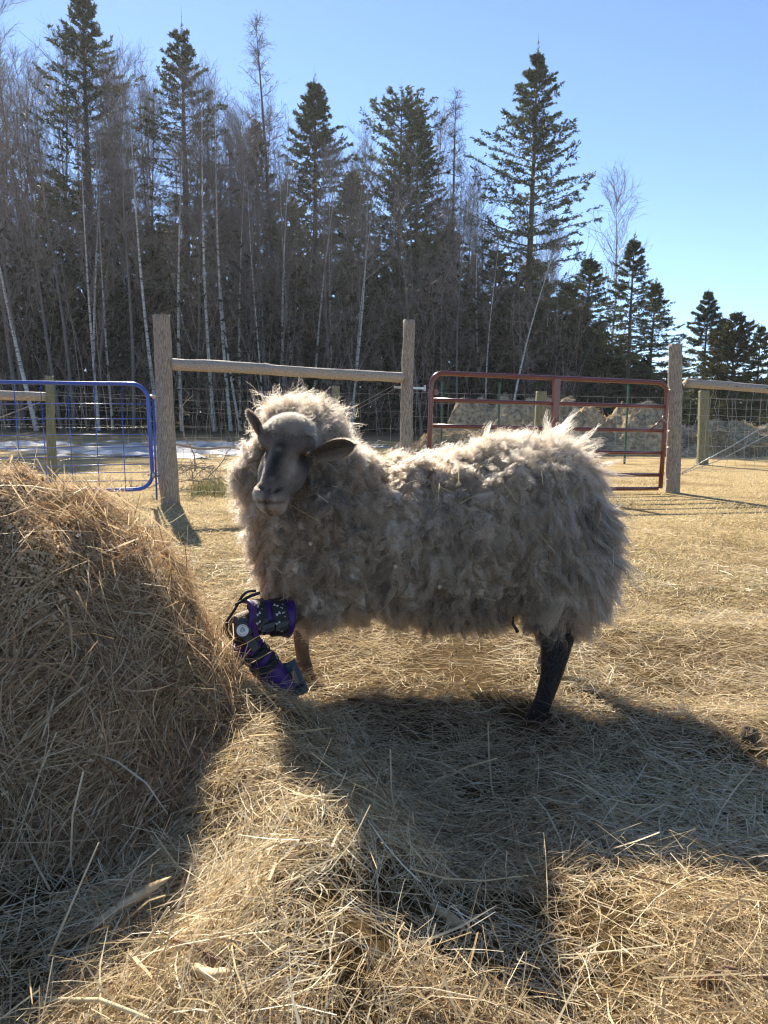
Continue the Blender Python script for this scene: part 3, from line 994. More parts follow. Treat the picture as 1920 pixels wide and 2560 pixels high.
for k, (px, Y, rx, ry, h, lab) in enumerate((
        (1300, 20.5, 2.9, 1.6, 1.0, 'largest old hay heap behind the middle upright of the red gate'),
        (1130, 18.0, 1.2, 1.0, .45, 'low shaded hay heap behind the left part of the red gate'),
        (1540, 20.5, 3.0, 1.5, .85, 'old hay heap behind the right end of the red gate'),
        (1700, 22, 2.4, 1.2, .58, 'small hay heap behind the thick post right of the gate'),
        (1850, 22.5, 3.2, 1.2, .60, 'long low grey hay heap behind the right wire fence'),
        (1790, 19.5, .9, .7, .42, 'rounded hay clump right of the far square post'),
        (1900, 19.8, .9, .6, .36, 'rounded hay clump near the right edge'))):
    far_heap('old_hay_heap', gp(px, 1100, Y).x, Y, rx, ry, h, k * 2.3 + 1, lab)

n = 110
u = np.linspace(0, 1, n); X, Y = np.meshgrid(-12.5 + u * 12.6, 15.0 + u * 9)
edge = np.minimum(np.minimum(X + 12.5, .1 - X) / 2.5, np.minimum(Y - 15.0, 24 - Y) / 1.6)
Z = ground_h(X, Y) + .10 * np.clip(edge, -1, 1) + .10 * n2(X * .6, Y, .8, 4, 4.0) + .05 * n2(X, Y, 3, 2, 2.0) - .085
V = np.stack([X, Y, Z], -1).reshape(-1, 3)
i = (np.arange(n - 1)[:, None] * n + np.arange(n - 1)[None, :]).ravel()
tag(link('snow_patch', mesh_np('snow_patch', V, np.stack([i, i + 1, i + n + 1, i + n], 1)), SNOWM), 'shaded patch of old snow on the grass behind the blue gate', kind='stuff')

# dead brush against the left post -------------------------------------------------
br = empty('dead_brush', (gp(470, 1180, 8.6).x, 8.6, 0)); tag(br, 'tangle of grey dead branches behind the rough post by the blue gate', 'brush pile')
BRM = strand_mat('dead_branch', [(0, (.20, .15, .11)), (1, (.50, .43, .35))], trans=.05)
for q in range(16):
    rs = np.random.default_rng(100 + q)
    mb = MB()
    p = Vector((br.location.x + rs.normal(0, .28), 8.6 + rs.normal(0, .25), rs.uniform(0, .3)))
    d = Vector((rs.normal(0, .9), rs.normal(0, .3), rs.uniform(.1, .9))).normalized()
    pts = [p.copy()]
    for k in range(9):
        d = (d + Vector(rs.normal(0, .28, 3)) + Vector((0, 0, -.05))).normalized(); p = p + d * rs.uniform(.06, .13); p.z = max(p.z, .03); pts.append(p.copy())
    mb.tube(pts, np.linspace(.009, .003, len(pts)), 5)
    for k in range(1, 9):
        for _ in range(2):
            d2 = Vector(rs.normal(0, 1, 3)).normalized(); pp = pts[k].copy(); tw = [pp.copy()]
            for j in range(4):
                d2 = (d2 + Vector(rs.normal(0, .5, 3))).normalized(); pp = pp + d2 * rs.uniform(.03, .07); tw.append(pp.copy())
            mb.tube(tw, np.linspace(.0035, .0015, 5), 4)
    mb.build('branch', BRM, br)
mb = MB()
a_, b_ = gp(395, 1112, 8.5), gp(600, 1124, 8.9)
mb.tube([a_.lerp(b_, f) + Vector((0, 0, .02 * math.sin(f * 9))) for f in np.linspace(0, 1, 10)], .014, 8); mb.build('branch', BRM, br)
# weeds at the foot of the fence
x = rng.uniform(-2.1, -1.0, 5000) ; y = 8.3 + rng.normal(0, .25, 5000)
d = norm(np.stack([rng.normal(0, .4, 5000), rng.normal(0, .3, 5000), np.ones(5000)], 1)); L = rng.uniform(.05, .22, 5000)[:, None]
c = np.stack([x, y, np.zeros(5000)], 1); w = norm(rng.normal(0, 1, (5000, 3)) * [1, 1, .1]) * .003
Vt = np.stack([c - w, c + w, c + d * L], 1).reshape(-1, 3)
me = mesh_np('fence_weeds', Vt, np.arange(15000).reshape(-1, 3), False, {'rnd': np.repeat(rng.random(5000), 3)})
WEED = strand_mat('weeds', [(0, (.10, .12, .04)), (.5, (.24, .22, .10)), (1, (.5, .43, .26))], trans=.4)
tag(link('fence_weeds', me, WEED), 'clump of short green grey weeds at the foot of the wire left of the sheep', kind='stuff')

# ------------------------------------------------------------------ trees
NEEDLE = strand_mat('spruce_needles', [(0, (.025, .035, .015)), (.5, (.065, .085, .035)), (1, (.13, .14, .06))], trans=.3, rough=.4, spec=.03)
NEEDLEB = strand_mat('pine_needles', [(0, (.03, .045, .02)), (.5, (.075, .10, .045)), (1, (.13, .15, .08))], trans=.3, rough=.4, spec=.03)
CEDAR = strand_mat('cedar_needles', [(0, (.04, .045, .018)), (.5, (.085, .085, .035)), (1, (.13, .12, .05))], trans=.35)
TWIG = strand_mat('bare_twigs', [(0, (.09, .07, .065)), (.5, (.19, .155, .14)), (1, (.32, .28, .26))], trans=.0, rough=.35, spec=.04)
SPRUCEBARK = solid_mat('conifer_bark', (.05, .04, .032), (.14, .115, .09), scale=8, rough=.9, bump=.6, stretch=(5, 5, 1))
GREYBARK = solid_mat('grey_bark', (.09, .08, .07), (.22, .20, .18), scale=6, rough=.85, bump=.4, stretch=(5, 5, 1))


def birch_bark():
    m, nt = newmat('birch_bark')
    N = nt.nodes; L = nt.links
    b = N.new('ShaderNodeBsdfPrincipled'); b.inputs['Roughness'].default_value = .7
    out = N.new('ShaderNodeOutputMaterial'); L.new(b.outputs[0], out.inputs[0])
    tc = N.new('ShaderNodeTexCoord'); mp = N.new('ShaderNodeMapping'); mp.inputs['Scale'].default_value = (2, 2, 9)
    L.new(tc.outputs['Object'], mp.inputs[0])
    n = N.new('ShaderNodeTexNoise'); n.inputs['Scale'].default_value = 1.6; n.inputs['Detail'].default_value = 5
    L.new(mp.outputs[0], n.inputs[0])
    r = ramp(nt, [(.36, (.05, .04, .035)), (.44, (.42, .39, .35)), (.70, (.66, .62, .56))])
    L.new(n.outputs[0], r.inputs[0]); L.new(r.outputs[0], b.inputs['Base Color'])
    return m


BIRCH = birch_bark()


def trunk_tube(mb, h, r, lean=0, wob=.12, seed=0, n=9, k=16, top=.08):
    rs = np.random.default_rng(seed)
    ph = rs.random(4) * 6.28
    t = np.linspace(0, 1, k)
    x = wob * (np.sin(t * 3 + ph[0]) - math.sin(ph[0])) + lean * h * t ** 1.3
    y = wob * (np.sin(t * 4 + ph[1]) - math.sin(ph[1]))
    C = np.stack([x, y, t * h - .3 * (t == 0)], 1)
    rr = r * ((1 - t) ** .8 * (1 - top) + top)
    rr[0] *= 1.25
    mb.tube([Vector(c) for c in C], rr, n)
    return C, rr


def at(C, t):
    i = np.asarray(t) * (len(C) - 1); a = np.clip(i.astype(int), 0, len(C) - 2); f = (i - a)[:, None]
    return C[a] * (1 - f) + C[a + 1] * f


def grow(base, d, L, K=5, rs=None, up=.0, wob=.12, w0=.012, w1=.003):
    """(N) curved branch centre lines"""
    n = len(base)
    pts = [base]
    p = base; dd = d
    step = (L / (K - 1))[:, None]
    for k in range(K - 1):
        dd = norm(dd + rs.normal(0, wob, (n, 3)) + np.array([0, 0, up]))
        p = p + dd * step
        pts.append(p)
    Pt = np.stack(pts, 1)
    return Pt


def ribb(Pt, w0, w1, rs, rnd=None):
    N, K, _ = Pt.shape
    d = norm(Pt[:, -1] - Pt[:, 0])
    s = norm(np.cross(d, rs.normal(0, 1, (N, 3))))
    w = np.linspace(0, 1, K)[None, :]
    ww = (np.asarray(w0).reshape(-1, 1) * (1 - w) + np.asarray(w1).reshape(-1, 1) * w)
    return ribbons(Pt, s[:, None] * ww[..., None], rnd if rnd is not None else rs.random(N))


def sub(Pt, m, rs, lo=.2, hi=1.0):
    """m start points on each line, with line directions"""
    N, K, _ = Pt.shape
    t = rs.uniform(lo, hi, (N, m)) * (K - 1)
    i = np.clip(t.astype(int), 0, K - 2); f = (t - i)[..., None]
    idx = np.arange(N)[:, None]
    p = Pt[idx, i] * (1 - f) + Pt[idx, i + 1] * f
    d = norm(Pt[idx, i + 1] - Pt[idx, i])
    return p.reshape(-1, 3), d.reshape(-1, 3), (t / (K - 1)).ravel()


def bare_tree(seed, h, r, crown0=.3, nb=34, lean=0, spread_=.33, dens=1.0, bush=False):
    rs = np.random.default_rng(seed)
    mt = MB(); C, rr = trunk_tube(mt, h, r, lean, .28 * h / 12, seed)
    mc = MB()
    t = crown0 + (1 - crown0) * rs.random(nb) ** .85
    base = at(C, t); az = rs.random(nb) * 6.283; el = rs.uniform(.75, 1.35, nb)
    d = np.stack([np.cos(az) * np.cos(el), np.sin(az) * np.cos(el), np.sin(el)], 1)
    L = h * spread_ * (1 - .75 * t) * rs.uniform(.6, 1.2, nb)
    B = grow(base, d, L, 6, rs, up=.06, wob=.10)
    mc.add(*_r3(ribb(B, .006 + .0035 * L, .004, rs)))
    p, dd, tt = sub(B, int(6 * dens), rs, .15)
    d1 = norm(dd + rs.normal(0, .42, dd.shape)); L1 = np.repeat(L, int(6 * dens)) * .38 * rs.uniform(.5, 1.2, len(p)) + .15
    S = grow(p, d1, L1, 4, rs, up=.08, wob=.12)
    mc.add(*_r3(ribb(S, .0065, .004, rs)))
    p, dd, tt = sub(S, int(5 * dens), rs, .1)
    d2 = norm(dd + rs.normal(0, .45, dd.shape))
    S2 = grow(p, d2, rs.uniform(.2, .6, len(p)), 3, rs, up=.05, wob=.12)
    mc.add(*_r3(ribb(S2, .0042, .0028, rs)))
    # scattered small shoots low on the trunk
    q = 60
    t = rs.uniform(.1, .9, q); base = at(C, t); az = rs.random(q) * 6.283
    d = norm(np.stack([np.cos(az), np.sin(az), rs.uniform(-.1, .9, q)], 1))
    mc.add(*_r3(ribb(grow(base, d, rs.uniform(.3, 1.3, q), 4, rs, wob=.2), .006, .003, rs)))
    return mt, mc


def _r3(x): return (x[0], x[1], None, x[2])


def needles(p, d, rs, n_per, L, w, spread_=.6, droop=0):
    N = len(p)
    pp = np.repeat(p, n_per, 0); dd = np.repeat(d, n_per, 0)
    dd = norm(dd + rs.normal(0, spread_, dd.shape) + np.array([0, 0, -droop]))
    l = (L * rs.uniform(.5, 1.2, len(pp)))[:, None]
    s = norm(np.cross(dd, rs.normal(0, 1, dd.shape))) * (w * rs.uniform(.6, 1.2, len(pp)))[:, None]
    pp = pp + rs.normal(0, .018, pp.shape)
    V = np.stack([pp, pp + dd * l * .45 + s, pp + dd * l, pp + dd * l * .45 - s], 1).reshape(-1, 3)
    F = np.arange(len(pp) * 4).reshape(-1, 4)
    return V, F, None, np.repeat(np.clip(rs.beta(2, 2, len(pp)), 0, 1), 4)


def spruce(seed, h, w, r, low=.12, gap=.45, el0=.5, dens=1.0, lean=0, irregular=.25, nl=.17, nw=.024, top_sharp=1.0, brown=0):
    """conifer with whorled boughs: h height, w crown half width"""
    rs = np.random.default_rng(seed)
    mt = MB(); C, rr = trunk_tube(mt, h, r, lean, .05, seed, top=.02)
    mb_ = MB(); mn = MB()
    z = low * h; base = []; dr = []; LL = []; tz = []
    while z < h * .985:
        t = z / h
        prof = min(w, .42 * h * (1 - t) ** (.9 * top_sharp)) * (1 if t > low + .25 else .8 + .2 * (t - low) / .25)
        m = 4 + int(rs.random() * 3)
        if rs.random() < irregular * .35: m = 2
        a0 = rs.random() * 6.28
        for k in range(m):
            az = a0 + 6.283 * k / m + rs.normal(0, .25)
            e = (-.25 + (el0 + .35) * t * t + rs.normal(0, .08)) if t < .75 else .15 + 1.0 * (t - .75) * 2.2
            base.append([0, 0, z + rs.normal(0, .05)]); dr.append([math.cos(az) * math.cos(e), math.sin(az) * math.cos(e), math.sin(e)])
            LL.append(max(.12, prof * rs.uniform(1 - irregular, 1 + irregular * .6))); tz.append(t)
        z += gap * (1.0 - .45 * t) * rs.uniform(.7, 1.3)
    base = np.array(base); dr = np.array(dr); LL = np.array(LL); tz = np.array(tz)
    base = at(C, base[:, 2] / h)
    B = grow(base, dr, LL, 6, rs, up=.035, wob=.05)
    mb_.add(*_r3(ribb(B, .012 + .008 * LL, .005, rs)))
    # side twigs
    m = max(5, int(9 * dens))
    p, dd, tt = sub(B, m, rs, .12, 1.0)
    side = norm(np.cross(dd, [0, 0, 1.0])) * np.where(rs.random(len(p)) < .5, -1, 1)[:, None]
    d1 = norm(dd * .9 + side * rs.uniform(.3, 1.0, (len(p), 1)) + np.stack([0 * p[:, 0], 0 * p[:, 0], rs.normal(-.10, .15, len(p))], 1))
    Lr = np.repeat(LL, m)
    L1 = (.12 + .34 * Lr * (1 - tt * .75)) * rs.uniform(.5, 1.15, len(p)); L1 = np.minimum(L1, .9)
    S = grow(p, d1, L1, 4, rs, up=-.01, wob=.08)
    mb_.add(*_r3(ribb(S, .008, .004, rs)))
    npts = int(8 * dens)
    p, dd, tt = sub(S, npts, rs, .0, 1.0)
    mn.add(*needles(p, dd, rs, 3, nl, nw, .5, .05))
    p, dd, tt = sub(B, int(10 * dens), rs, .25, 1.0)
    mn.add(*needles(p, dd, rs, 3, nl, nw, .55, 0))
    # leader
    tp = np.tile(C[-1], (26, 1)) + np.stack([rs.normal(0, .03, 26), rs.normal(0, .03, 26), (rs.random(26) * 1.6 - 1) * .035 * h], 1)
    mn.add(*needles(tp, np.tile([0, 0, 1.0], (26, 1)), rs, 2, .14, .02, .45, 0))
    mb_.tube([Vector(C[-1]), Vector(C[-1]) + Vector((0, 0, .05 * h))], [.012, .004], 4)
    return mt, mb_, mn


def larch(seed, h, w, r, lean=0):
    rs = np.random.default_rng(seed)
    mt = MB(); C, rr = trunk_tube(mt, h, r, lean, .12, seed, top=.03)
    n = 120
    t = np.sort(rs.uniform(.25, .99, n)); base = at(C, t); az = rs.random(n) * 6.283
    e = -.25 + .9 * t ** 3 + rs.normal(0, .12, n)
    d = np.stack([np.cos(az) * np.cos(e), np.sin(az) * np.cos(e), np.sin(e)], 1)
    L = w * np.clip((1 - t) * 2.2 + .05, .1, 1) * rs.uniform(.4, 1.15, n)
    B = grow(base, d, L, 7, rs, up=.07, wob=.10)
    mc = MB(); mc.add(*_r3(ribb(B, .010 + .006 * L, .006, rs)))
    p, dd, tt = sub(B, 11, rs, .1)
    S = grow(p, norm(dd * .6 + rs.normal(0, .5, dd.shape)), rs.uniform(.12, .6, len(p)), 4, rs, wob=.15)
    mc.add(*_r3(ribb(S, .008, .005, rs)))
    p, dd, tt = sub(S, 5, rs, .1)
    mc.add(*_r3(ribb(grow(p, norm(dd + rs.normal(0, .6, dd.shape)), rs.uniform(.06, .2, len(p)), 2, rs), .005, .004, rs)))
    return mt, mc


def put(name, meshes, loc, rotz, scale, label, cat, group=None, mats=None, names=None, tilt=0):
    e = empty(name, loc); e.rotation_euler = (0, tilt, rotz) if not tilt else (0, tilt, 0); e.scale = (scale,) * 3 if not hasattr(scale, '__len__') else scale
    tag(e, label, cat, group)
    for nm, me in zip(names, meshes):
        o = bpy.data.objects.new(nm, me); col.objects.link(o); o.parent = e
        if nm in ('needles', 'twigs'): o['kind'] = 'stuff'
    return e


def tomesh(mb, name, mat, smooth=True):
    F = []
    if mb.Q: F.append(np.concatenate(mb.Q))
    if mb.T: F.append(np.concatenate(mb.T))
    me = mesh_np(name, np.concatenate(mb.V), F, smooth, {'rnd': np.concatenate(mb.A)})
    me.materials.append(mat)
    return me


def conifer(px, top_py, Y, w, seed, label, needle=NEEDLE, name='spruce_tree', **k):
    tp = P(px, top_py, Y); h = tp.z - .3
    mt, mb_, mn = spruce(seed, h, w, .012 * h + .03, **k)
    ms = [tomesh(mt, 'trunk', SPRUCEBARK), tomesh(mb_, 'boughs', SPRUCEBARK), tomesh(mn, 'needles', needle, False)]
    put(name, ms, (tp.x, Y, .15), 0, 1, label, 'spruce' if 'spruce' in name else 'tree', names=('trunk', 'boughs', 'needles'))
    return ms, h


MARKS = ((-200, 'behind the blue gate'), (330, 'behind the rough post'), (480, 'behind the left half of the top rail'), (700, 'above the head of the sheep'), (860, 'behind the right half of the top rail'), (1010, 'between the peeled post and the red gate'), (1100, 'behind the left half of the red gate'), (1390, 'behind the right half of the red gate'), (1660, 'behind the thick post'))


def where(px):
    return [m for a, m in MARKS if px >= a][-1]


def place_tree(name, ms, hm_, px, top_py, Y, label, cat, group, names, rz, tilt=0, sx=1.0):
    tp = P(px, top_py, Y); s = (tp.z - .3) / hm_
    return put(name, ms, (tp.x, Y, .15), rz, (s * sx, s * sx, s), label, cat, group, names=names, tilt=tilt)


CN = ('trunk', 'boughs', 'needles')
SA, hA = conifer(205, -30, 38, 2.9, 1, 'tallest spruce at the upper left whose tip leaves the picture', gap=.55, dens=1.0, el0=.9, low=.22, irregular=.35, nl=.17, nw=.024)
SB, hB = conifer(460, 62, 39, 2.8, 2, 'tall spruce with layered boughs right of the tallest one', gap=.62, dens=1.0, low=.15, irregular=.3, nl=.17, nw=.024)
SD, hD = conifer(785, 198, 41, 2.5, 4, 'dense dark spruce right of the tall bare larch', gap=.42, dens=1.15, low=.12, irregular=.3, nl=.17, nw=.024)
SC, hC = SD, hD; place_tree('spruce_tree', SD, hD, 640, 292, 42, 'narrow dark spruce between the layered spruce and the larch', 'spruce', None, CN, 1.1, 0, .7)
SE, hE = conifer(1000, 232, 41, 2.6, 5, 'bushy pine with twin tops in the middle of the wood', NEEDLEB, 'pine_tree', gap=.5, dens=1.1, el0=1.0, low=.2, irregular=.45, nl=.17, nw=.024, top_sharp=.6)
SF, hF = SD, hD; place_tree('spruce_tree', SD, hD, 1048, 262, 43, 'dark spruce rising just right of the bushy pine', 'spruce', None, CN, 2.1, 0, 0.85)
SG, hG = conifer(1340, 120, 36, 3.4, 77, 'large open spruce standing alone against the blue sky right of centre', gap=.55, dens=1.15, el0=.9, low=.06, irregular=.42, nl=.17, nw=.024)
SH, hH = conifer(1592, 590, 34, 2.0, 8, 'slender spruce behind the thick post with clear top', gap=.36, dens=1.1, low=.06, irregular=.3, nl=.12, nw=.019)
SI, hI = SH, hH; place_tree('spruce_tree', SH, hH, 1640, 700, 36, 'shorter spruce close to the right of the slender one', 'spruce', None, CN, 1.3, 0, 1.15)
SJ, hJ = conifer(1768, 728, 40, 2.3, 10, 'pointed young spruce in the group at the right', gap=.34, dens=1.25, low=.04, nl=.12, nw=.019)
SK, hK = SJ, hJ; place_tree('spruce_tree', SJ, hJ, 1806, 792, 41, 'spruce half hidden behind the pointed young one', 'spruce', None, CN, 2.0, 0, 1.0)
SL, hL = conifer(1846, 782, 37, 1.7, 12, 'olive brown cedar standing between the spruces at the right', CEDAR, 'cedar_tree', gap=.28, dens=1.3, el0=1.6, low=.03, nl=.11, nw=.026, irregular=.4, top_sharp=.7)
SM, hM = SJ, hJ; place_tree('spruce_tree', SJ, hJ, 1908, 812, 40, 'young spruce cut by the right edge of the picture', 'spruce', None, CN, 3.3, 0, 1.1)


GB = 'conifers standing in the shade of the wood behind the front row'
for k, (ms, hm_, px, py, Y, sx) in enumerate((
        (SC, hC, 60, 560, 46, 1.5), (SD, hD, 300, 470, 47, 1.1), (SC, hC, 560, 520, 48, 1.5), (SF, hF, 880, 420, 47, 1.2),
        (SD, hD, 1120, 560, 46, 1.3), (SI, hI, 1240, 620, 42, 1.3), (SF, hF, 700, 560, 46, 1.3), (SC, hC, 400, 640, 42, 1.8),
        (SI, hI, 150, 690, 42, 1.6), (SI, hI, 960, 680, 41, 1.6), (SI, hI, 520, 740, 41, 1.6), (SI, hI, 1060, 740, 40, 1.5),
        (SH, hH, 1480, 640, 40, 1.3), (SI, hI, 1420, 700, 41, 1.5), (SI, hI, 800, 720, 42, 1.6), (SI, hI, -20, 720, 41, 1.6),
        (SI, hI, 1190, 760, 39, 1.5), (SI, hI, 280, 800, 39, 1.5), (SI, hI, 660, 800, 39, 1.5), (SI, hI, 900, 810, 39, 1.4),
        (SH, hH, 1700, 880, 52, 2.0), (SH, hH, 1560, 830, 48, 1.8), (SI, hI, 1350, 800, 40, 1.7), (SI, hI, 1500, 800, 41, 1.6),
        (SC, hC, 1330, 640, 47, 1.9), (SD, hD, 1450, 760, 46, 1.6))):
    kindw = ('tall dark conifer', 'mid sized dark conifer', 'low dark conifer')[0 if py < 570 else 1 if py < 730 else 2]
    place_tree('spruce_tree', ms, hm_, px, py, Y, kindw + ' in the wood ' + where(px), 'spruce', GB, CN, rng.random() * 6.28, 0, sx)

LT = larch(31, 19.5, 2.3, .17, lean=-.02)
LTm = [tomesh(LT[0], 'trunk', SPRUCEBARK), tomesh(LT[1], 'twigs', TWIG)]
place_tree('larch_tree', LTm, 19.5, 692, 42, 38, 'tall bare larch with curved drooping twigs left of centre', 'larch', None, ('trunk', 'twigs'), 0, R(-2.2))
LT2 = larch(33, 17, 1.7, .15, lean=.0)
LTm2 = [tomesh(LT2[0], 'trunk', SPRUCEBARK), tomesh(LT2[1], 'twigs', TWIG)]
place_tree('larch_tree', LTm2, 17, 1155, 212, 37, 'slimmer bare larch left of the large open spruce', 'larch', None, ('trunk', 'twigs'), 1.0, R(-.6))

# bare hardwoods
BV = []
for k, (h, r, c0, nb, sp, dn) in enumerate(((15, .085, .35, 34, .30, 1.0), (16, .10, .3, 38, .33, 1.1), (14, .07, .25, 34, .28, 1.2), (15, .09, .45, 30, .26, 1.2), (12, .06, .15, 40, .34, 1.2))):
    mt, mc = bare_tree(60 + k, h, r, c0, nb, 0, sp, dn)
    tw = tomesh(mc, 'twigs', TWIG)
    a = tomesh(mt, 'trunk', GREYBARK); b = tomesh(mt, 'trunk', BIRCH)
    BV.append((a, b, tw, h))
names = ('trunk', 'twigs')
# birches that can be told apart: px of foot, px top, top y, Y, label, variant
for (pf, pt, py, Y, v, sx, lab) in (
        (398, 318, 300, 33, 3, 1.15, 'leaning white birch whose trunk ends beside the rough fence post'),
        (248, 196, 330, 33, 3, .9, 'slim white birch leaning left behind the blue gate'),
        (282, 236, 360, 34, 3, .8, 'slim white birch just right of another leaning one'),
        (92, -30, 430, 32, 1, 1.5, 'thick mottled birch leaning strongly at the left edge'),
        (455, 448, 380, 34, 3, 1.2, 'straight birch trunk behind the left end of the top rail'),
        (602, 606, 420, 35, 3, .9, 'upright white birch above the middle of the top rail'),
        (782, 838, 420, 35, 3, .9, 'white birch leaning right above the right part of the top rail'),
        (830, 850, 430, 36, 0, .8, 'pale slim birch beside the one that leans right'),
        (882, 930, 480, 34, 3, .7, 'short pale birch leaning right close to the peeled post'),
        (715, 712, 440, 35, 3, 1.1, 'pale birch trunk standing below the tall larch'),
        (738, 728, 430, 36, 0, .9, 'thin grey birch right beside the trunk below the larch'),
        (1270, 1392, 560, 31, 2, 1.2, 'crooked pale birch leaning right in front of the large open spruce'),
        (1215, 1240, 620, 33, 3, .8, 'thin pale birch rising behind the red gate'),
        (660, 640, 460, 34, 0, .7, 'thin birch left of the tall larch trunk'),
        (1500, 1530, 465, 44, 4, 1.1, 'pale bare tree top showing against the sky right of the large spruce')):
    tf = P(pf, 1050, Y); tp = P(pt, py, Y)
    tilt = math.atan2(tp.x - tf.x, tp.z)
    a, b, tw, hv = BV[v]; s = (tp.z) / hv
    e = put('birch_tree', (b, tw), (tf.x, Y, .05), 0, (s * sx, s * sx, s), lab, 'birch', 'pale birches along the edge of the wood', names=names, tilt=tilt)
GG = 'bare grey trees crowding the edge of the wood'
xs_ = np.concatenate([rng.uniform(-60, 640, 52), rng.uniform(560, 1240, 32), rng.uniform(1180, 1460, 12)])
for px in xs_:
    v = int(rng.integers(0, 5)); a, b, tw, hv = BV[v]
    top = np.interp(px, [-60, 100, 300, 560, 760, 1000, 1250, 1460], [130, 130, 190, 240, 330, 380, 470, 620]) + abs(rng.normal(0, 90))
    Y = rng.uniform(33, 47)
    tp = P(px, top, Y); s = (tp.z) / hv
    put('bare_tree', (a if rng.random() < .75 else b, tw), (tp.x, Y, .1), 0, (s * 1.0, s * 1.0, s), ('short' if top > np.interp(px, [-60, 500, 1460], [230, 330, 700]) else 'tall') + (' straight' if v in (0, 3) else ' branchy') + ' bare grey tree ' + where(px), 'bare tree', GG, names=names, tilt=R(rng.normal(-1.5, 2.5)))
for (px, top, Y, sc) in ((20, 250, 34, 1.1), (70, 60, 37, 1.1), (150, 60, 38, 1.0), (1110, 270, 42, .8)):
    a, b, tw, hv = BV[0 if px < 100 else 2]; tp = P(px, top, Y); s = tp.z / hv
    put('bare_tree', (a, tw), (tp.x, Y, .1), 0, (s * sc, s * sc, s), ('tall thin bare tree reaching into the sky beside the larch' if px > 1000 else 'bare tree with fine top twigs against the sky near the upper left corner'), 'bare tree', GG, names=names, tilt=R(rng.normal(-2, 1.5)))


# brown-twigged thicket and dark understory mass
def thicket(n, px0, px1, h0, h1, Y0, Y1, seed):
    rs = np.random.default_rng(seed)
    px = rs.uniform(px0, px1, n); Y = rs.uniform(Y0, Y1, n)
    base = np.stack([(px - 960) / FPX * Y, Y, np.full(n, .1)], 1)
    h = rs.uniform(h0, h1, n)
    B = grow(base, norm(np.stack([rs.normal(0, .13, n), rs.normal(0, .13, n), np.ones(n)], 1)), h, 7, rs, wob=.06)
    out = MB(); out.add(*_r3(ribb(B, .012 + .002 * h, .005, rs, rs.beta(2, 2, n))))
    p, dd, tt = sub(B, 12, rs, .15)
    S = grow(p, norm(dd + rs.normal(0, .45, dd.shape)), np.repeat(h, 12) * .16 * rs.uniform(.4, 1.3, len(p)), 4, rs, up=.06)
    out.add(*_r3(ribb(S, .008, .005, rs)))
    p, dd, tt = sub(S, 4, rs, .1)
    S = grow(p, norm(dd + rs.normal(0, .5, dd.shape)), rs.uniform(.15, .5, len(p)), 3, rs, up=.05)
    out.add(*_r3(ribb(S, .0055, .004, rs)))
    return out


THK = strand_mat('thicket_twigs', [(0, (.075, .05, .042)), (.5, (.20, .145, .125)), (1, (.32, .25, .22))], trans=0, rough=.35, spec=.04)
o = thicket(420, -80, 1500, 2.5, 8.5, 32, 41, 5).build('sapling_thicket', THK)
tag(o, 'thicket of thin brown saplings under the trees at the wood edge', kind='stuff')
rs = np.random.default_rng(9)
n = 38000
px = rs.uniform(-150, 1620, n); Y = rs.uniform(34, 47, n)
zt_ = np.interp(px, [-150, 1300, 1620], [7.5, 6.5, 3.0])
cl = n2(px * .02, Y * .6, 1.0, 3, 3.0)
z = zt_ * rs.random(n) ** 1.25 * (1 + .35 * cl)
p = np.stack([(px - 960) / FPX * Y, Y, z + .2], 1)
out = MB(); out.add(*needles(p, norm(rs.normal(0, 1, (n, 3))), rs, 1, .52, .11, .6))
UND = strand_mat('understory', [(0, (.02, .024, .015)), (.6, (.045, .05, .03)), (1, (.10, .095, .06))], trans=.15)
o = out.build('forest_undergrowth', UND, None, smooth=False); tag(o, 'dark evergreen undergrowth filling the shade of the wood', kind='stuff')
# far treeline closing the wood
n = 26000
x = rs.uniform(-60, 70, n); Y = rs.uniform(54, 66, n)
top = np.interp(x, [-60, -12, 0, 12, 17, 26, 70], [17, 16, 13, 9, 3.4, 3.6, 4]) * (1 + .25 * n2(x * .25, x * 0, 1.0, 3, 1.0))
p = np.stack([x, Y, top * rs.random(n) ** .8], 1)
out = MB(); out.add(*needles(p, norm(rs.normal(0, 1, (n, 3)) + [0, 0, 1]), rs, 1, 1.3, .30, .5))
o = out.build('distant_woodland', UND, None, smooth=False); tag(o, 'far woodland closing the view behind the trees', kind='stuff')

# ------------------------------------------------------------------ sheep
def V3(v): return np.array(v[:], float)


HO = P(716, 1122, 1.97)                        # between the eyes, inside the skull
f_ = Vector((-.21, -.46, -.86)).normalized()    # toward the nose
u_ = Vector((-.30, -.80, .52)); u_ = (u_ - f_ * u_.dot(f_)).normalized()
r_ = f_.cross(u_)
if r_.x < 0: r_ = -r_
_a = R(-10)
r_ = (r_ * math.cos(_a) + u_ * math.sin(_a)).normalized()
u_ = r_.cross(f_)
if u_.y > 0: u_ = -u_
HM = np.array([r_[:], u_[:], f_[:]]).T         # columns


def HP(r, u, f): return Vector(V3(HO) + HM @ np.array([r, u, f]))


_u = np.linspace(0, math.pi, 25); _v = np.linspace(0, 2 * math.pi, 37)[:-1]
_U, _Vv = np.meshgrid(_u, _v, indexing='ij')
SPH = np.stack([np.sin(_U) * np.cos(_Vv), np.sin(_U) * np.sin(_Vv), np.cos(_U)], -1).reshape(-1, 3)
_i = (np.arange(24)[:, None] * 36 + np.arange(36)[None, :]); _j = (np.arange(24)[:, None] * 36 + (np.arange(36)[None, :] + 1) % 36)
SPHQ = np.stack([_i, _j, _j + 36, _i + 36], -1).reshape(-1, 4)

prims = []      # (centre, 3x3 columns radii*axes, tag)
body = MB()


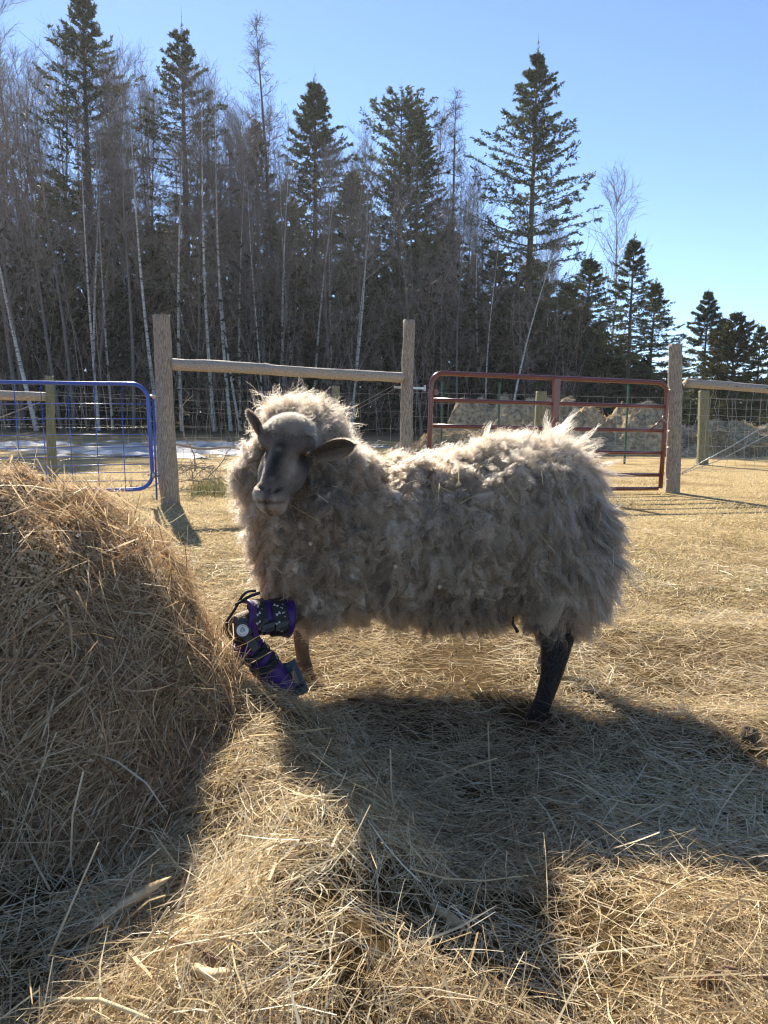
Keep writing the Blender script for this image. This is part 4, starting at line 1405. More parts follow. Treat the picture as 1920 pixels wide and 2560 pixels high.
def ell(c, rad, tg, M=None):
    c = V3(c); A = (np.eye(3) if M is None else M) * np.array(rad)[None, :]
    prims.append((c, A, tg))
    body.add(SPH @ A.T + c, SPHQ)


def chain(pts, radii, tg, sub_=6):
    """overlapping spheres-of-revolution joined as a tapered limb"""
    for i in range(len(pts) - 1):
        a, b = V3(pts[i]), V3(pts[i + 1])
        for k in range(sub_ + (i == len(pts) - 2)):
            t = k / sub_
            c = a + (b - a) * t; r = radii[i] + (radii[i + 1] - radii[i]) * t
            prims.append((c, np.eye(3) * r, tg))
    V, Q, T = tube([Vector(V3(p)) for p in _dens(pts)], np.interp(np.linspace(0, 1, (len(pts) - 1) * 6 + 1), np.linspace(0, 1, len(pts)), radii), 20)
    body.add(V, Q, T)
    body.add(SPH * radii[-1] + V3(pts[-1]), SPHQ)


def _dens(pts):
    out = []
    for i in range(len(pts) - 1):
        for k in range(6): out.append(Vector(V3(pts[i])).lerp(Vector(V3(pts[i + 1])), k / 6))
    out.append(Vector(V3(pts[-1])))
    return out


WL, FC, LG, DK = 0, 1, 2, 3
# trunk
ell(P(1352, 1300, 2.30), (.180, .24, .232), WL)
ell(P(1275, 1270, 2.31), (.20, .23, .215), WL)
ell(P(1160, 1335, 2.32), (.30, .265, .25), WL)
ell(P(1010, 1345, 2.32), (.25, .265, .25), WL)
ell(P(860, 1350, 2.30), (.20, .25, .25), WL)
ell(P(748, 1340, 2.24), (.135, .20, .225), WL)
ell(P(682, 1330, 2.20), (.055, .13, .14), WL)
ell(P(780, 1480, 2.20), (.12, .14, .085), WL)
ell(P(1130, 1490, 2.32), (.21, .19, .075), WL)
# hind quarter
ell(P(1400, 1440, 2.17), (.135, .12, .17), WL)
ell(P(1385, 1525, 2.15), (.080, .080, .075), WL)
ell(P(1468, 1360, 2.30), (.045, .16, .15), WL)
ell(P(1440, 1430, 2.28), (.045, .10, .09), WL)
# neck, mane, side curl
ell(P(780, 1245, 2.17), (.13, .16, .16), WL)
ell(P(800, 1165, 2.16), (.070, .12, .11), WL)
ell(P(697, 1275, 2.11), (.085, .11, .12), WL)
ell(P(778, 1096, 2.13), (.066, .09, .050), WL)
ell(P(735, 1066, 2.14), (.050, .05, .042), WL)
ell(P(626, 1200, 2.10), (.036, .05, .050), WL)
ell(P(645, 1165, 2.09), (.030, .05, .055), WL)
ell(P(868, 1165, 2.19), (.075, .12, .050), WL)
# head
ell(HP(0, -.014, -.030), (.071, .060, .062), FC, HM)
ell(HP(.048, .016, -.012), (.030, .024, .034), FC, HM)
ell(HP(-.048, .016, -.012), (.030, .024, .034), FC, HM)
ell(HP(0, .016, .045), (.034, .034, .095), FC, HM)
ell(HP(0, .012, .085), (.036, .034, .07), FC, HM)
ell(HP(.030, -.030, .040), (.030, .044, .072), FC, HM)
ell(HP(-.034, -.030, .045), (.032, .046, .075), FC, HM)
ell(HP(0, .004, .138), (.049, .038, .040), FC, HM)
ell(HP(.018, .018, .140), (.024, .018, .030), FC, HM)
ell(HP(-.018, .018, .140), (.024, .018, .030), FC, HM)
ell(HP(.014, -.002, .150), (.028, .028, .026), FC, HM)
ell(HP(-.014, -.002, .150), (.028, .028, .026), FC, HM)
ell(HP(0, -.026, .146), (.037, .030, .036), FC, HM)
ell(HP(0, -.105, -.02), (.075, .07, .08), WL, HM)
# legs: hind near
hind = [P(1392, 1585, 2.14), P(1388, 1632, 2.12), P(1378, 1690, 2.10), P(1360, 1748, 2.08), P(1337, 1802, 2.055)]
chain(hind, [.054, .041, .0300, .0250, .029], DK)
ell(P(1333, 1812, 2.05), (.033, .042, .022), DK)
# hind far, in line behind the near one
hf = [Vector((.60, 2.44, .38)), Vector((.60, 2.43, .24)), Vector((.575, 2.42, .13)), Vector((.55, 2.41, .04))]
chain(hf, [.05, .034, .026, .026], DK)
ell((.545, 2.40, .022), (.030, .036, .024), DK)
# fore far (straight)
ff_ = [P(752, 1550, 2.42), P(753, 1600, 2.42), P(757, 1640, 2.42), P(762, 1672, 2.41), P(764, 1692, 2.40)]
chain(ff_, [.030, .0245, .0225, .0275, .023], LG)
ell(P(765, 1704, 2.40), (.029, .036, .024), LG)
# fore near, lifted and bent in the brace
KN = P(603, 1563, 2.03)
nf_ = [P(790, 1490, 2.16), P(700, 1532, 2.10), KN]
chain(nf_, [.065, .040, .034], LG)
low = [KN, P(640, 1632, 2.05), P(685, 1692, 2.08), P(722, 1740, 2.10)]
chain(low, [.034, .028, .024, .022], LG)
ell(P(728, 1748, 2.10), (.026, .03, .02), LG)

src = body.build('sheep_source', None)
rm = src.modifiers.new('r', 'REMESH'); rm.mode = 'VOXEL'; rm.voxel_size = .006; rm.use_smooth_shade = True
sm = src.modifiers.new('s', 'SMOOTH'); sm.factor = .5; sm.iterations = 5
dg = bpy.context.evaluated_depsgraph_get()
bm_ = bpy.data.meshes.new_from_object(src.evaluated_get(dg))
bpy.data.objects.remove(src, do_unlink=True)
nv = len(bm_.vertices)
BV_ = np.empty(nv * 3, np.float32); bm_.vertices.foreach_get('co', BV_); BV_ = BV_.reshape(-1, 3).astype(float)
BN = np.empty(nv * 3, np.float32); bm_.vertices.foreach_get('normal', BN); BN = BN.reshape(-1, 3).astype(float)
# which kind of coat each vertex wears
best = np.full(nv, 1e9); kind = np.zeros(nv, int); tagd = {t: np.full(nv, 1e9) for t in (WL, FC, LG, DK)}
for c, A, tg in prims:
    q = (BV_ - c) @ np.linalg.inv(A).T
    rn = np.linalg.norm(q, axis=1)
    rmean = np.cbrt(abs(np.linalg.det(A)))
    dd = (rn - 1) * rmean
    tagd[tg] = np.minimum(tagd[tg], dd)
wool = np.clip((np.minimum(np.minimum(tagd[FC], tagd[LG]), tagd[DK]) - tagd[WL]) / .012 * .5 + .5, 0, 1)
darkleg = (tagd[DK] < np.minimum(tagd[LG], tagd[FC])) & (wool < .5)
hl = (BV_ - V3(HO)) @ HM          # head-local coordinates r, u, f
# face sculpting ---------------------------------------------------------
isface = (tagd[FC] < .02) & (wool < .6)
disp = np.zeros(nv); fx, fu, ff2 = hl[:, 0], hl[:, 1], hl[:, 2]


def gb(cx, cu, cf, s, a):
    return a * np.exp(-(((fx - cx) ** 2 + (fu - cu) ** 2 + (ff2 - cf) ** 2) / (s * s)))


for sg in (-1, 1):
    disp += gb(sg * .066, .006, .006, .017, -.012)                 # eye socket
    disp += gb(sg * .060, .026, -.018, .016, .006)                 # brow
    disp += gb(sg * .042, .012, .035, .020, -.006)                 # below the eye
disp += np.where(np.abs(fx) < .05, -.006 * np.exp(-((ff2 - .172 + fx * fx * 4 + (-.008 - fu) * .0) / .004) ** 2) * (fu < .012) * 0, 0)
QX, QY = proj(BV_)
front = (BN * norm(V3(CAM) - BV_)).sum(1) > -.1
mouth = QY - (1258 - 3.5 * np.abs((QX - 676) / 36) ** 1.5 - 7 * np.exp(-((QX - 676) / 9) ** 2) * 0)
mline = np.exp(-(mouth / 3.6) ** 2) * np.clip((40 - np.abs(QX - 677)) / 6, 0, 1) * front
disp -= .0055 * mline
disp += .0020 * np.exp(-((mouth + 12) / 8) ** 2) * np.clip((44 - np.abs(QX - 677)) / 10, 0, 1) * front
disp += .003 * np.exp(-((mouth - 11) / 7) ** 2) * np.clip((36 - np.abs(QX - 677)) / 10, 0, 1) * front
phil = np.exp(-((QX - 676) / 2.6) ** 2) * np.clip((QY - 1218) / 5, 0, 1) * np.clip((1258 - QY) / 3, 0, 1) * front
disp -= .0045 * phil
nos = 0
for (cx_, cy_, sl) in ((654, 1219, .55), (694, 1225, -.45)):
    a_ = (QX - cx_); b_ = (QY - cy_) - sl * a_ * (-1 if cx_ < 676 else -1) * -1
    nos = nos + np.exp(-(a_ / 9.0) ** 2 - (b_ / 4.2) ** 2) * front
disp -= .0085 * nos
disp += .003 * np.exp(-((QX - 676) / 20) ** 2 - ((QY - 1208) / 9) ** 2) * front
disp = np.where(isface, disp, 0)
# lumpy fleece -----------------------------------------------------------
wq = BV_ + .02 * np.stack([vnoise(BV_ * 9 + 70), vnoise(BV_ * 9 + 80), vnoise(BV_ * 9 + 90)], 1)
b1 = np.abs(vnoise(wq * np.array([17.0, 15, 11]) + 3.3)); b2 = np.abs(vnoise(wq * 29 + 8.8))
lump = .052 * b1 ** .45 + .024 * b2 ** .5 - .044 + .010 * vnoise(BV_ * 5)
lump *= np.clip(1 - np.exp(-(np.linalg.norm(BV_ - V3(P(640, 1170, 2.08)), axis=1) / .09) ** 2) * .6, 0, 1)
disp = disp + lump * wool
BV2 = BV_ + BN * disp[:, None]
bm_.vertices.foreach_set('co', BV2.astype(np.float32).ravel())
# colour regions: 0 body wool, 1 face, 2 brown leg, 3 dark leg
pos = BV2


def setattr_(me, k, a):
    at_ = me.attributes.new(k, 'FLOAT', 'POINT'); at_.data.foreach_set('value', np.asarray(a, np.float32))


setattr_(bm_, 'wool', wool)
setattr_(bm_, 'dark', darkleg.astype(float))
# face tone: pale forehead, dark stripe on the bridge, pale muzzle sides, dark round the eyes
tone = .36 + np.zeros(nv)
tone += .50 * np.exp(-((ff2 + .075) / .032) ** 2) * np.exp(-(fx / .05) ** 2)
tone -= .22 * np.exp(-(fx / .016) ** 2) * np.clip((ff2 + .01) / .02, 0, 1) * np.clip((.13 - ff2) / .03, 0, 1)
for sg in (-1, 1):
    tone -= .42 * np.exp(-(((fx - sg * .066) ** 2 + (ff2 - .012) ** 2 + (fu - .0) ** 2) / .022 ** 2))
    tone += .22 * np.exp(-(((fx - sg * .034) / .012) ** 2 + ((ff2 - .06) / .05) ** 2))
tone += .26 * np.clip((ff2 - .125) / .03, 0, 1) * (np.abs(fx) > .006)
tone -= .45 * np.clip(mline, 0, 1) + .35 * phil + .6 * np.clip(nos * 1.3, 0, 1)
tone += .10 * np.exp(-((mouth - 10) / 7) ** 2) * (np.abs(QX - 676) < 40) * front
tone += .40 * np.exp(-((QX - 697) / 7) ** 2 - ((QY - 1122) / 5) ** 2) * front + .3 * np.exp(-((QX - 681) / 6) ** 2 - ((QY - 1194) / 5) ** 2) * front
tone -= .25 * np.exp(-((QX - 782) / 18) ** 2 - ((QY - 1165) / 18) ** 2) * front + .25 * np.exp(-((QX - 652) / 10) ** 2 - ((QY - 1142) / 18) ** 2) * front
tone += .16 * np.exp(-((QX - 738) / 12) ** 2 - ((QY - 1165) / 16) ** 2) * front
tone = np.clip(tone + .06 * vnoise(BV_ * 90), 0, 1)
setattr_(bm_, 'tone', tone)


def sheep_skin():
    m, nt = newmat('sheep_coat')
    N = nt.nodes; L = nt.links

    def A(k):
        a = N.new('ShaderNodeAttribute'); a.attribute_name = k; return a.outputs['Fac']
    fr = ramp(nt, [(0, (.015, .012, .010)), (.3, (.13, .092, .064)), (.6, (.30, .22, .155)), (1, (.55, .45, .34))])
    L.new(A('tone'), fr.inputs[0])
    n = N.new('ShaderNodeTexNoise'); n.inputs['Scale'].default_value = 22; n.inputs['Detail'].default_value = 6
    g = N.new('ShaderNodeNewGeometry'); L.new(g.outputs['Position'], n.inputs[0])
    wr = ramp(nt, [(.3, (.28, .21, .15)), (.7, (.52, .43, .34))]); L.new(n.outputs[0], wr.inputs[0])
    lr = ramp(nt, [(.3, (.07, .048, .032)), (.7, (.16, .115, .08))]); L.new(n.outputs[0], lr.inputs[0])

    def mix(f, a, b):
        x = N.new('ShaderNodeMix'); x.data_type = 'RGBA'; L.new(f, x.inputs[0])
        for s_, k in ((a, 6), (b, 7)):
            if isinstance(s_, tuple): x.inputs[k].default_value = (*s_, 1)
            else: L.new(s_, x.inputs[k])
        return x.outputs[2]
    leg = mix(A('dark'), lr.outputs[0], (.018, .013, .010))
    c = mix(A('face'), leg, fr.outputs[0])
    c = mix(A('wool'), c, wr.outputs[0])
    b = N.new('ShaderNodeBsdfPrincipled'); b.inputs['Roughness'].default_value = .85; b.inputs['Specular IOR Level'].default_value = .15
    L.new(c, b.inputs['Base Color'])
    fn = N.new('ShaderNodeTexNoise'); fn.inputs['Scale'].default_value = 260; fn.inputs['Detail'].default_value = 3; L.new(g.outputs['Position'], fn.inputs[0])
    bp_ = N.new('ShaderNodeBump'); bp_.inputs['Strength'].default_value = .5; bp_.inputs['Distance'].default_value = .003
    L.new(fn.outputs[0], bp_.inputs['Height']); L.new(bp_.outputs[0], b.inputs['Normal'])
    o_ = N.new('ShaderNodeOutputMaterial'); L.new(b.outputs[0], o_.inputs[0])
    return m


setattr_(bm_, 'face', (tagd[FC] < np.minimum(tagd[LG], tagd[DK])).astype(float))
SKIN = sheep_skin()
bm_.materials.clear(); bm_.update()
sheep = empty('sheep', (P(1050, 1400, 2.3).x, 2.3, 0))
tag(sheep, 'shaggy grey brown sheep standing side on with its head turned to the viewer', 'sheep')
bo = link('body', bm_, SKIN, sheep)
ntri = sum(len(p.vertices) - 2 for p in bm_.polygons)

# eyes
EYE = solid_mat('eye', (.10, .055, .016), rough=.06, spec=.8, coat=1)
LID = solid_mat('eyelid', (.02, .015, .012), rough=.5)
for sg in (-1, 1):
    c = HP(sg * .0600, .0045, .004)
    mb = MB(); mb.add(SPH * .0125 + V3(c), SPHQ); e = mb.build('eye', EYE, sheep)
    # rim of lids
    nrm = Vector(HM @ norm(np.array([sg * .82, .62, .1]))); t1 = Vector(f_); t1 = (t1 - nrm * t1.dot(nrm)).normalized(); t2 = nrm.cross(t1)
    mb = MB()
    mb.tube([c + nrm * .0065 + t1 * math.cos(a) * .0058 + t2 * math.sin(a) * .0120 for a in np.linspace(0, 2 * math.pi, 19)], .0028, 6, False)
    li = mb.build('eyelid', LID, e); li.matrix_parent_inverse = Matrix.Identity(4)


# ears: curved leaf shaped cups
def ear(base, tip, face_dir, width, cup, lab=None, nu=24, nw=13, thick=.0045, bend=.0):
    base, tip = V3(base), V3(tip); ax = norm(tip - base); Ln = np.linalg.norm(tip - base)
    fd = np.array(face_dir, float); fd = norm(fd - ax * fd.dot(ax)); sd = np.cross(ax, fd)
    t = np.linspace(0, 1, nu)[:, None]; w = np.linspace(-1, 1, nw)[None, :]
    prof = width * np.interp(t[:, 0], [0, .12, .35, .6, .8, .93, 1], [.55, .75, .98, 1, .80, .45, .05])[:, None]
    C = base + ax * Ln * t[..., None]
    C = C + fd * (bend * t * (1 - t) * 4)[..., None]
    F_ = C + sd * (prof * w)[..., None] - fd * ((1 - w * w) * cup * (prof / width) * (1.0 - .3 * t))[..., None]
    F_ = F_ + fd * (.0015 * np.sin(w * 7 + t * 5))[..., None]
    B_2 = F_ - fd * (thick * (1 - .7 * w ** 4) * np.ones_like(t))[..., None]
    V = np.concatenate([F_.reshape(-1, 3), B_2.reshape(-1, 3)])
    i = (np.arange(nu - 1)[:, None] * nw + np.arange(nw - 1)[None, :]).ravel(); m = nu * nw
    Q = [np.stack([i, i + 1, i + nw + 1, i + nw], 1), np.stack([i + m, i + m + nw, i + m + nw + 1, i + m + 1], 1)]
    e = []
    for k in range(nu - 1):
        a, b = k * nw, (k + 1) * nw; e.append((a, b, b + m, a + m)); a, b = k * nw + nw - 1, (k + 1) * nw + nw - 1; e.append((a, a + m, b + m, b))
    for k in range(nw - 1):
        a, b = k, k + 1; e.append((a, a + m, b + m, b)); a, b = (nu - 1) * nw + k, (nu - 1) * nw + k + 1; e.append((a, b, b + m, a + m))
    Q = np.concatenate(Q + [np.array(e)])
    edge = np.concatenate([np.abs(np.tile(w, (nu, 1))).ravel(), np.ones(m) * .8])
    me = mesh_np('ear', V, Q, True, {'tone': .10 + .34 * edge ** 3 + np.concatenate([.22 * (np.tile(w, (nu, 1)).ravel() * (1 if tip[0] > base[0] else -1) > .1), np.zeros(m)]), 'face': np.ones(2 * m), 'wool': np.zeros(2 * m), 'dark': np.zeros(2 * m)})
    return V, Q, me


EAR = []
e1 = ear(P(786, 1140, 1.955), P(886, 1112, 1.90), (-.15, -1, -.25), .0265, .012, bend=-.006)
EAR.append(link('ear', e1[2], SKIN, sheep))
e2 = ear(P(655, 1088, 1.97), P(622, 1028, 1.96), (.75, -.55, .1), .0145, .010, bend=.004)
EAR.append(link('ear', e2[2], SKIN, sheep))
for e in EAR: pass


# ------------------------------------------------ curves for wool and hair
def strands(name, Pts, rad, rnd, mat, parent, K):
    N = len(Pts)
    hc = bpy.data.hair_curves.new(name)
    hc.add_curves([K] * N)
    hc.attributes['position'].data.foreach_set('vector', Pts.reshape(-1).astype(np.float32)) if 'position' in hc.attributes else None
    a = hc.attributes.get('radius') or hc.attributes.new('radius', 'FLOAT', 'POINT')
    a.data.foreach_set('value', rad.reshape(-1).astype(np.float32))
    b = hc.attributes.new('rnd', 'FLOAT', 'CURVE'); b.data.foreach_set('value', rnd.astype(np.float32))
    hc.materials.append(mat)
    o = bpy.data.objects.new(name, hc); col.objects.link(o)
    o.parent = parent; o.matrix_parent_inverse = Matrix.Translation(-Vector(parent.location))
    return o


def wool_mat(name, stops, trans=.4, spec=.05, rough=.4, hair=.55):
    m = strand_mat(name, stops, trans=trans, rough=rough, spec=spec)
    nt = m.node_tree; N = nt.nodes; L = nt.links
    out = [n for n in N if n.type == 'OUTPUT_MATERIAL'][0]
    rp = [n for n in N if n.type == 'VALTORGB'][0]
    h = N.new('ShaderNodeBsdfHairPrincipled'); h.parametrization = 'COLOR'
    L.new(rp.outputs[0], h.inputs['Color'])
    h.inputs['Roughness'].default_value = .45; h.inputs['Radial Roughness'].default_value = .6
    mx = N.new('ShaderNodeMixShader'); mx.inputs[0].default_value = hair * .8
    prev = out.inputs[0].links[0].from_socket
    L.new(prev, mx.inputs[1]); L.new(h.outputs[0], mx.inputs[2]); L.new(mx.outputs[0], out.inputs[0])
    return m


WOOL = wool_mat('wool', [(0, (.08, .06, .05)), (.25, (.36, .25, .155)), (.5, (.64, .475, .31)), (.8, (.77, .63, .46)), (1, (.85, .76, .62))], trans=.45, spec=.12)
HAIR = wool_mat('face_hair', [(0, (.02, .016, .013)), (.3, (.19, .135, .095)), (.6, (.42, .32, .235)), (1, (.80, .69, .55))], trans=.4, spec=.05)
LEGH = wool_mat('leg_hair', [(0, (.012, .009, .007)), (.35, (.035, .024, .017)), (.5, (.11, .08, .055)), (1, (.28, .21, .15))], trans=.2)

bm_.calc_loop_triangles()
nt_ = len(bm_.loop_triangles)
TR = np.empty(nt_ * 3, np.int32); bm_.loop_triangles.foreach_get('vertices', TR); TR = TR.reshape(-1, 3)
BN2 = np.empty(nv * 3, np.float32); bm_.vertices.foreach_get('normal', BN2); BN2 = BN2.reshape(-1, 3).astype(float)
A0, B0, C0 = BV2[TR[:, 0]], BV2[TR[:, 1]], BV2[TR[:, 2]]
area = np.linalg.norm(np.cross(B0 - A0, C0 - A0), axis=1) / 2
wt = wool[TR].mean(1); fa = ((tagd[FC] < .03) & (wool < .7))[TR].mean(1); dkt = darkleg[TR].mean(1)
nT = norm(BN2[TR].sum(1)); cT = (A0 + B0 + C0) / 3
toC = norm(V3(CAM) - cT)
facing = (nT * toC).sum(1)
seen = np.where(facing > -.25, 1.0, .22)


def sample(n, w):
    pr = area * w; pr = pr / pr.sum()
    t = rng.choice(len(area), n, p=pr)
    a = rng.random(n); b = rng.random(n); s = a + b > 1; a[s] = 1 - a[s]; b[s] = 1 - b[s]
    p = A0[t] + (B0[t] - A0[t]) * a[:, None] + (C0[t] - A0[t]) * b[:, None]
    return p, nT[t], t


# region fields at world points
hip = V3(P(1420, 1330, 2.2)); ctr = V3(P(1050, 1330, 2.3)); top_z = P(1200, 1095, 2.3).z


def wool_field(p, n):
    """direction and length of the staple"""
    x, z = p[:, 0], p[:, 2]
    rump = np.clip((x - .36) / .25, 0, 1)
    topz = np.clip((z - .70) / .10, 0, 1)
    low = np.clip((.30 - z) / .1, 0, 1)
    neck = np.clip((-.12 - x) / .15, 0, 1)
    L = .030 + .010 * rump + .010 * topz * np.clip((x - 0) / .3, 0, 1) + .004 * topz
    flow = np.stack([.10 + .12 * rump + .0 * x, 0 * x, -.75 + 0 * x], 1)
    flow = flow * (1 - .75 * topz)[:, None] + np.array([.35, 0, .25]) * topz[:, None]
    return L, flow, rump, topz, low, neck


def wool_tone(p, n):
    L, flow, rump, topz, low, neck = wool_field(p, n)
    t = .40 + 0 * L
    t += .34 * topz * (p[:, 0] > -.15)  # paler back: bleached tips plus the sunlit look put into the tone
    # darker grey band along neck, poll and the front
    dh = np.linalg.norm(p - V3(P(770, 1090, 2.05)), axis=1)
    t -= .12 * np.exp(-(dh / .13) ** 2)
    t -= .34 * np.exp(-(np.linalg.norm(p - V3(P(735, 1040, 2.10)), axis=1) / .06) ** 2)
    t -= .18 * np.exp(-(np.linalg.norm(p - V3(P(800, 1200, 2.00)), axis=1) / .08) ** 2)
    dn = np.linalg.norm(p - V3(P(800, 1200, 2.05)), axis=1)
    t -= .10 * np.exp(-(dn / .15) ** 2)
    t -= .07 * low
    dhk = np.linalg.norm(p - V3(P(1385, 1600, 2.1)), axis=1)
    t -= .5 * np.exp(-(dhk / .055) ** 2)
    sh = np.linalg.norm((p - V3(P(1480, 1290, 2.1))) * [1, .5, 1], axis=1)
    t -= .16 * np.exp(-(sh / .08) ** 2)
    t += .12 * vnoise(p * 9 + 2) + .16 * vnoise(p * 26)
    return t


def locks(n, per, K, rad, lscale=1.0, spreadr=.011, curl=.006, w=None, frizz=.0015, up=.55, turns=(1.2, 2.8), shrink=.55):
    p, nn, t = sample(n, (wt > .45) * (w if w is not None else seen))
    L, flow, rump, topz, low, neck = wool_field(p, nn)
    L = L * lscale * rng.uniform(.55, 1.35, n)
    fl = flow - nn * (flow * nn).sum(1, keepdims=True)
    swirl = np.stack([vnoise(p * 11 + 40), vnoise(p * 11 + 50), vnoise(p * 11 + 60)], 1) * .9
    upe = (up * (1 - .75 * np.clip(rump * 1.5, 0, 1) * (1 - topz)))[:, None]
    g_ = norm(nn * upe + fl * (.75 + rump[:, None] * .8) + swirl * (1 - .4 * rump[:, None]) + rng.normal(0, .30, (n, 3)))
    g_ = np.where(((g_ * nn).sum(1) < .12)[:, None], norm(g_ + nn * .35), g_)
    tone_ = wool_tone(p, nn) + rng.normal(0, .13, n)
    e1 = norm(np.cross(g_, rng.normal(0, 1, (n, 3)))); e2 = np.cross(g_, e1)
    tr = rng.uniform(*turns, n) * np.where(rng.random(n) < .5, -1, 1); ph = rng.random(n) * 6.283
    N = n * per
    idx = np.repeat(np.arange(n), per)
    s = np.linspace(0, 1, K)[None, :]
    offa = rng.random(N) * 6.283; offr = np.sqrt(rng.random(N)) * spreadr
    Ls = L[idx] * rng.uniform(.65, 1.15, N)
    ang = (tr[idx] + rng.normal(0, .25, N))[:, None] * 6.283 * s + (ph[idx] + rng.normal(0, .5, N))[:, None]
    cr = curl * (.25 + s) * rng.uniform(.6, 1.3, (N, 1))
    ox = offr[:, None] * np.cos(offa)[:, None] * (1 - shrink * s) + cr * np.cos(ang) - cr[:, :1] * np.cos(ang[:, :1]) * 0
    oy = offr[:, None] * np.sin(offa)[:, None] * (1 - shrink * s) + cr * np.sin(ang)
    Pt = p[idx][:, None] - nn[idx][:, None] * .004 + g_[idx][:, None] * (Ls[:, None] * s)[..., None]
    Pt = Pt + e1[idx][:, None] * ox[..., None] + e2[idx][:, None] * oy[..., None]
    bendd = rng.normal(0, .25, (n, 3)) + np.array([0, 0, -.45]) * (1 - topz[:, None]) + np.array([.05, 0, 0])
    Pt = Pt + bendd[idx][:, None] * (Ls[:, None] * s ** 2 * .8)[..., None]
    Pt = Pt + rng.normal(0, frizz, Pt.shape) * s[..., None]
    rr = rad * (1 - .55 * s) * rng.uniform(.7, 1.3, (N, 1))
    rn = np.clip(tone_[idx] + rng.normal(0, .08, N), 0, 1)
    return Pt, rr, rn


# the wool stays clear of the face and the ears
earclear = 1 - np.exp(-(np.linalg.norm((cT - V3(P(838, 1128, 1.99))) * [1, .8, 1], axis=1) / .055) ** 4)
hlT = (cT - V3(HO)) @ HM
earclear = earclear * np.where((np.abs(hlT[:, 0]) < .10) & (hlT[:, 1] > -.05) & (hlT[:, 2] > -.07), 0, 1)
seen = seen * earclear
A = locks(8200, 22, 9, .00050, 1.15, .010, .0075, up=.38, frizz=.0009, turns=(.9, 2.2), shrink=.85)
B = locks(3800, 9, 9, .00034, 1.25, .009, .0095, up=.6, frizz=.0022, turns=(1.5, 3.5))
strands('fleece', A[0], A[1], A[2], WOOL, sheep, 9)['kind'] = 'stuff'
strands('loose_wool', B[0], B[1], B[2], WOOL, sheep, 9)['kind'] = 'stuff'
# long hanging rump hair and wispy top outline
rw = np.clip((cT[:, 0] - .34) / .2, 0, 1) * (cT[:, 2] < .78) * seen * (cT[:, 2] > .36)
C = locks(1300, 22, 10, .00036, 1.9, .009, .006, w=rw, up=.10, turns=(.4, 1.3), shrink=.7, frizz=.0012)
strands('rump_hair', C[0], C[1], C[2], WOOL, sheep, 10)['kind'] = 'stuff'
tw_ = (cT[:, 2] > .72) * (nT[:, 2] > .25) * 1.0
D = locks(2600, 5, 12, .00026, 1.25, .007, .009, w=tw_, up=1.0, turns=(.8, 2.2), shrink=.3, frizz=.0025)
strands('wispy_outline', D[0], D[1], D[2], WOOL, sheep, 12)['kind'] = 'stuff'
# big loose curls over the poll and down the mane
mw = np.exp(-(np.linalg.norm(cT - V3(P(770, 1030, 2.10)), axis=1) / .09) ** 2) + .8 * np.exp(-(np.linalg.norm(cT - V3(P(595, 1190, 2.08)), axis=1) / .05) ** 2) + .5 * np.exp(-(np.linalg.norm(cT - V3(P(880, 1090, 2.12)), axis=1) / .07) ** 2)
mw = mw * earclear
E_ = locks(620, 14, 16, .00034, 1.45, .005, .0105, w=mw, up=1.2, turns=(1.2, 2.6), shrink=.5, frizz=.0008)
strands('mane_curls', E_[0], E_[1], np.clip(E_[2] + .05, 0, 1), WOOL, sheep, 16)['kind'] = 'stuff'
# forelock above the forehead
fw = np.exp(-(np.linalg.norm(cT - V3(P(715, 1025, 2.12)), axis=1) / .035) ** 2)
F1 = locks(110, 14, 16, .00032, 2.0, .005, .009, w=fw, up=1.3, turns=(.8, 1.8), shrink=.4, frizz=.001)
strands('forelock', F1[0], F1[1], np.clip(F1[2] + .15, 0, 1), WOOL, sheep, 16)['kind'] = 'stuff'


# short hair: face, ears, legs
def short_hair(n, w, flowf, L0, L1, rad, tonef, lift=.45):
    p, nn, t = sample(n, w)
    fl = flowf(p); fl = norm(fl - nn * (fl * nn).sum(1, keepdims=True))
    g_ = norm(fl + nn * lift + rng.normal(0, .16, p.shape))
    L = rng.uniform(L0, L1, n)[:, None]
    s = np.linspace(0, 1, 4)[None, :, None]
    Pt = p[:, None] + g_[:, None] * L[:, None] * s - nn[:, None] * (L[:, None] * s ** 2 * .25)
    rr = rad * (1 - .6 * s[..., 0]) * np.ones((n, 1))
    return Pt, rr, np.clip(tonef(p, t) + rng.normal(0, .06, n), 0, 1)


toneT = tone[TR].mean(1)
H1 = short_hair(52000, (fa > .5) * (facing > -.4), lambda p: np.tile(V3(f_), (len(p), 1)) * 1.0 + HM[:, 0] * np.sign((p - V3(HO)) @ HM[:, 0])[:, None] * .25, .004, .009, .00022, lambda p, t: (toneT[t] - .36) * 1.5 + .33, .40)
strands('face_hair', *H1, HAIR, sheep, 4)['kind'] = 'stuff'
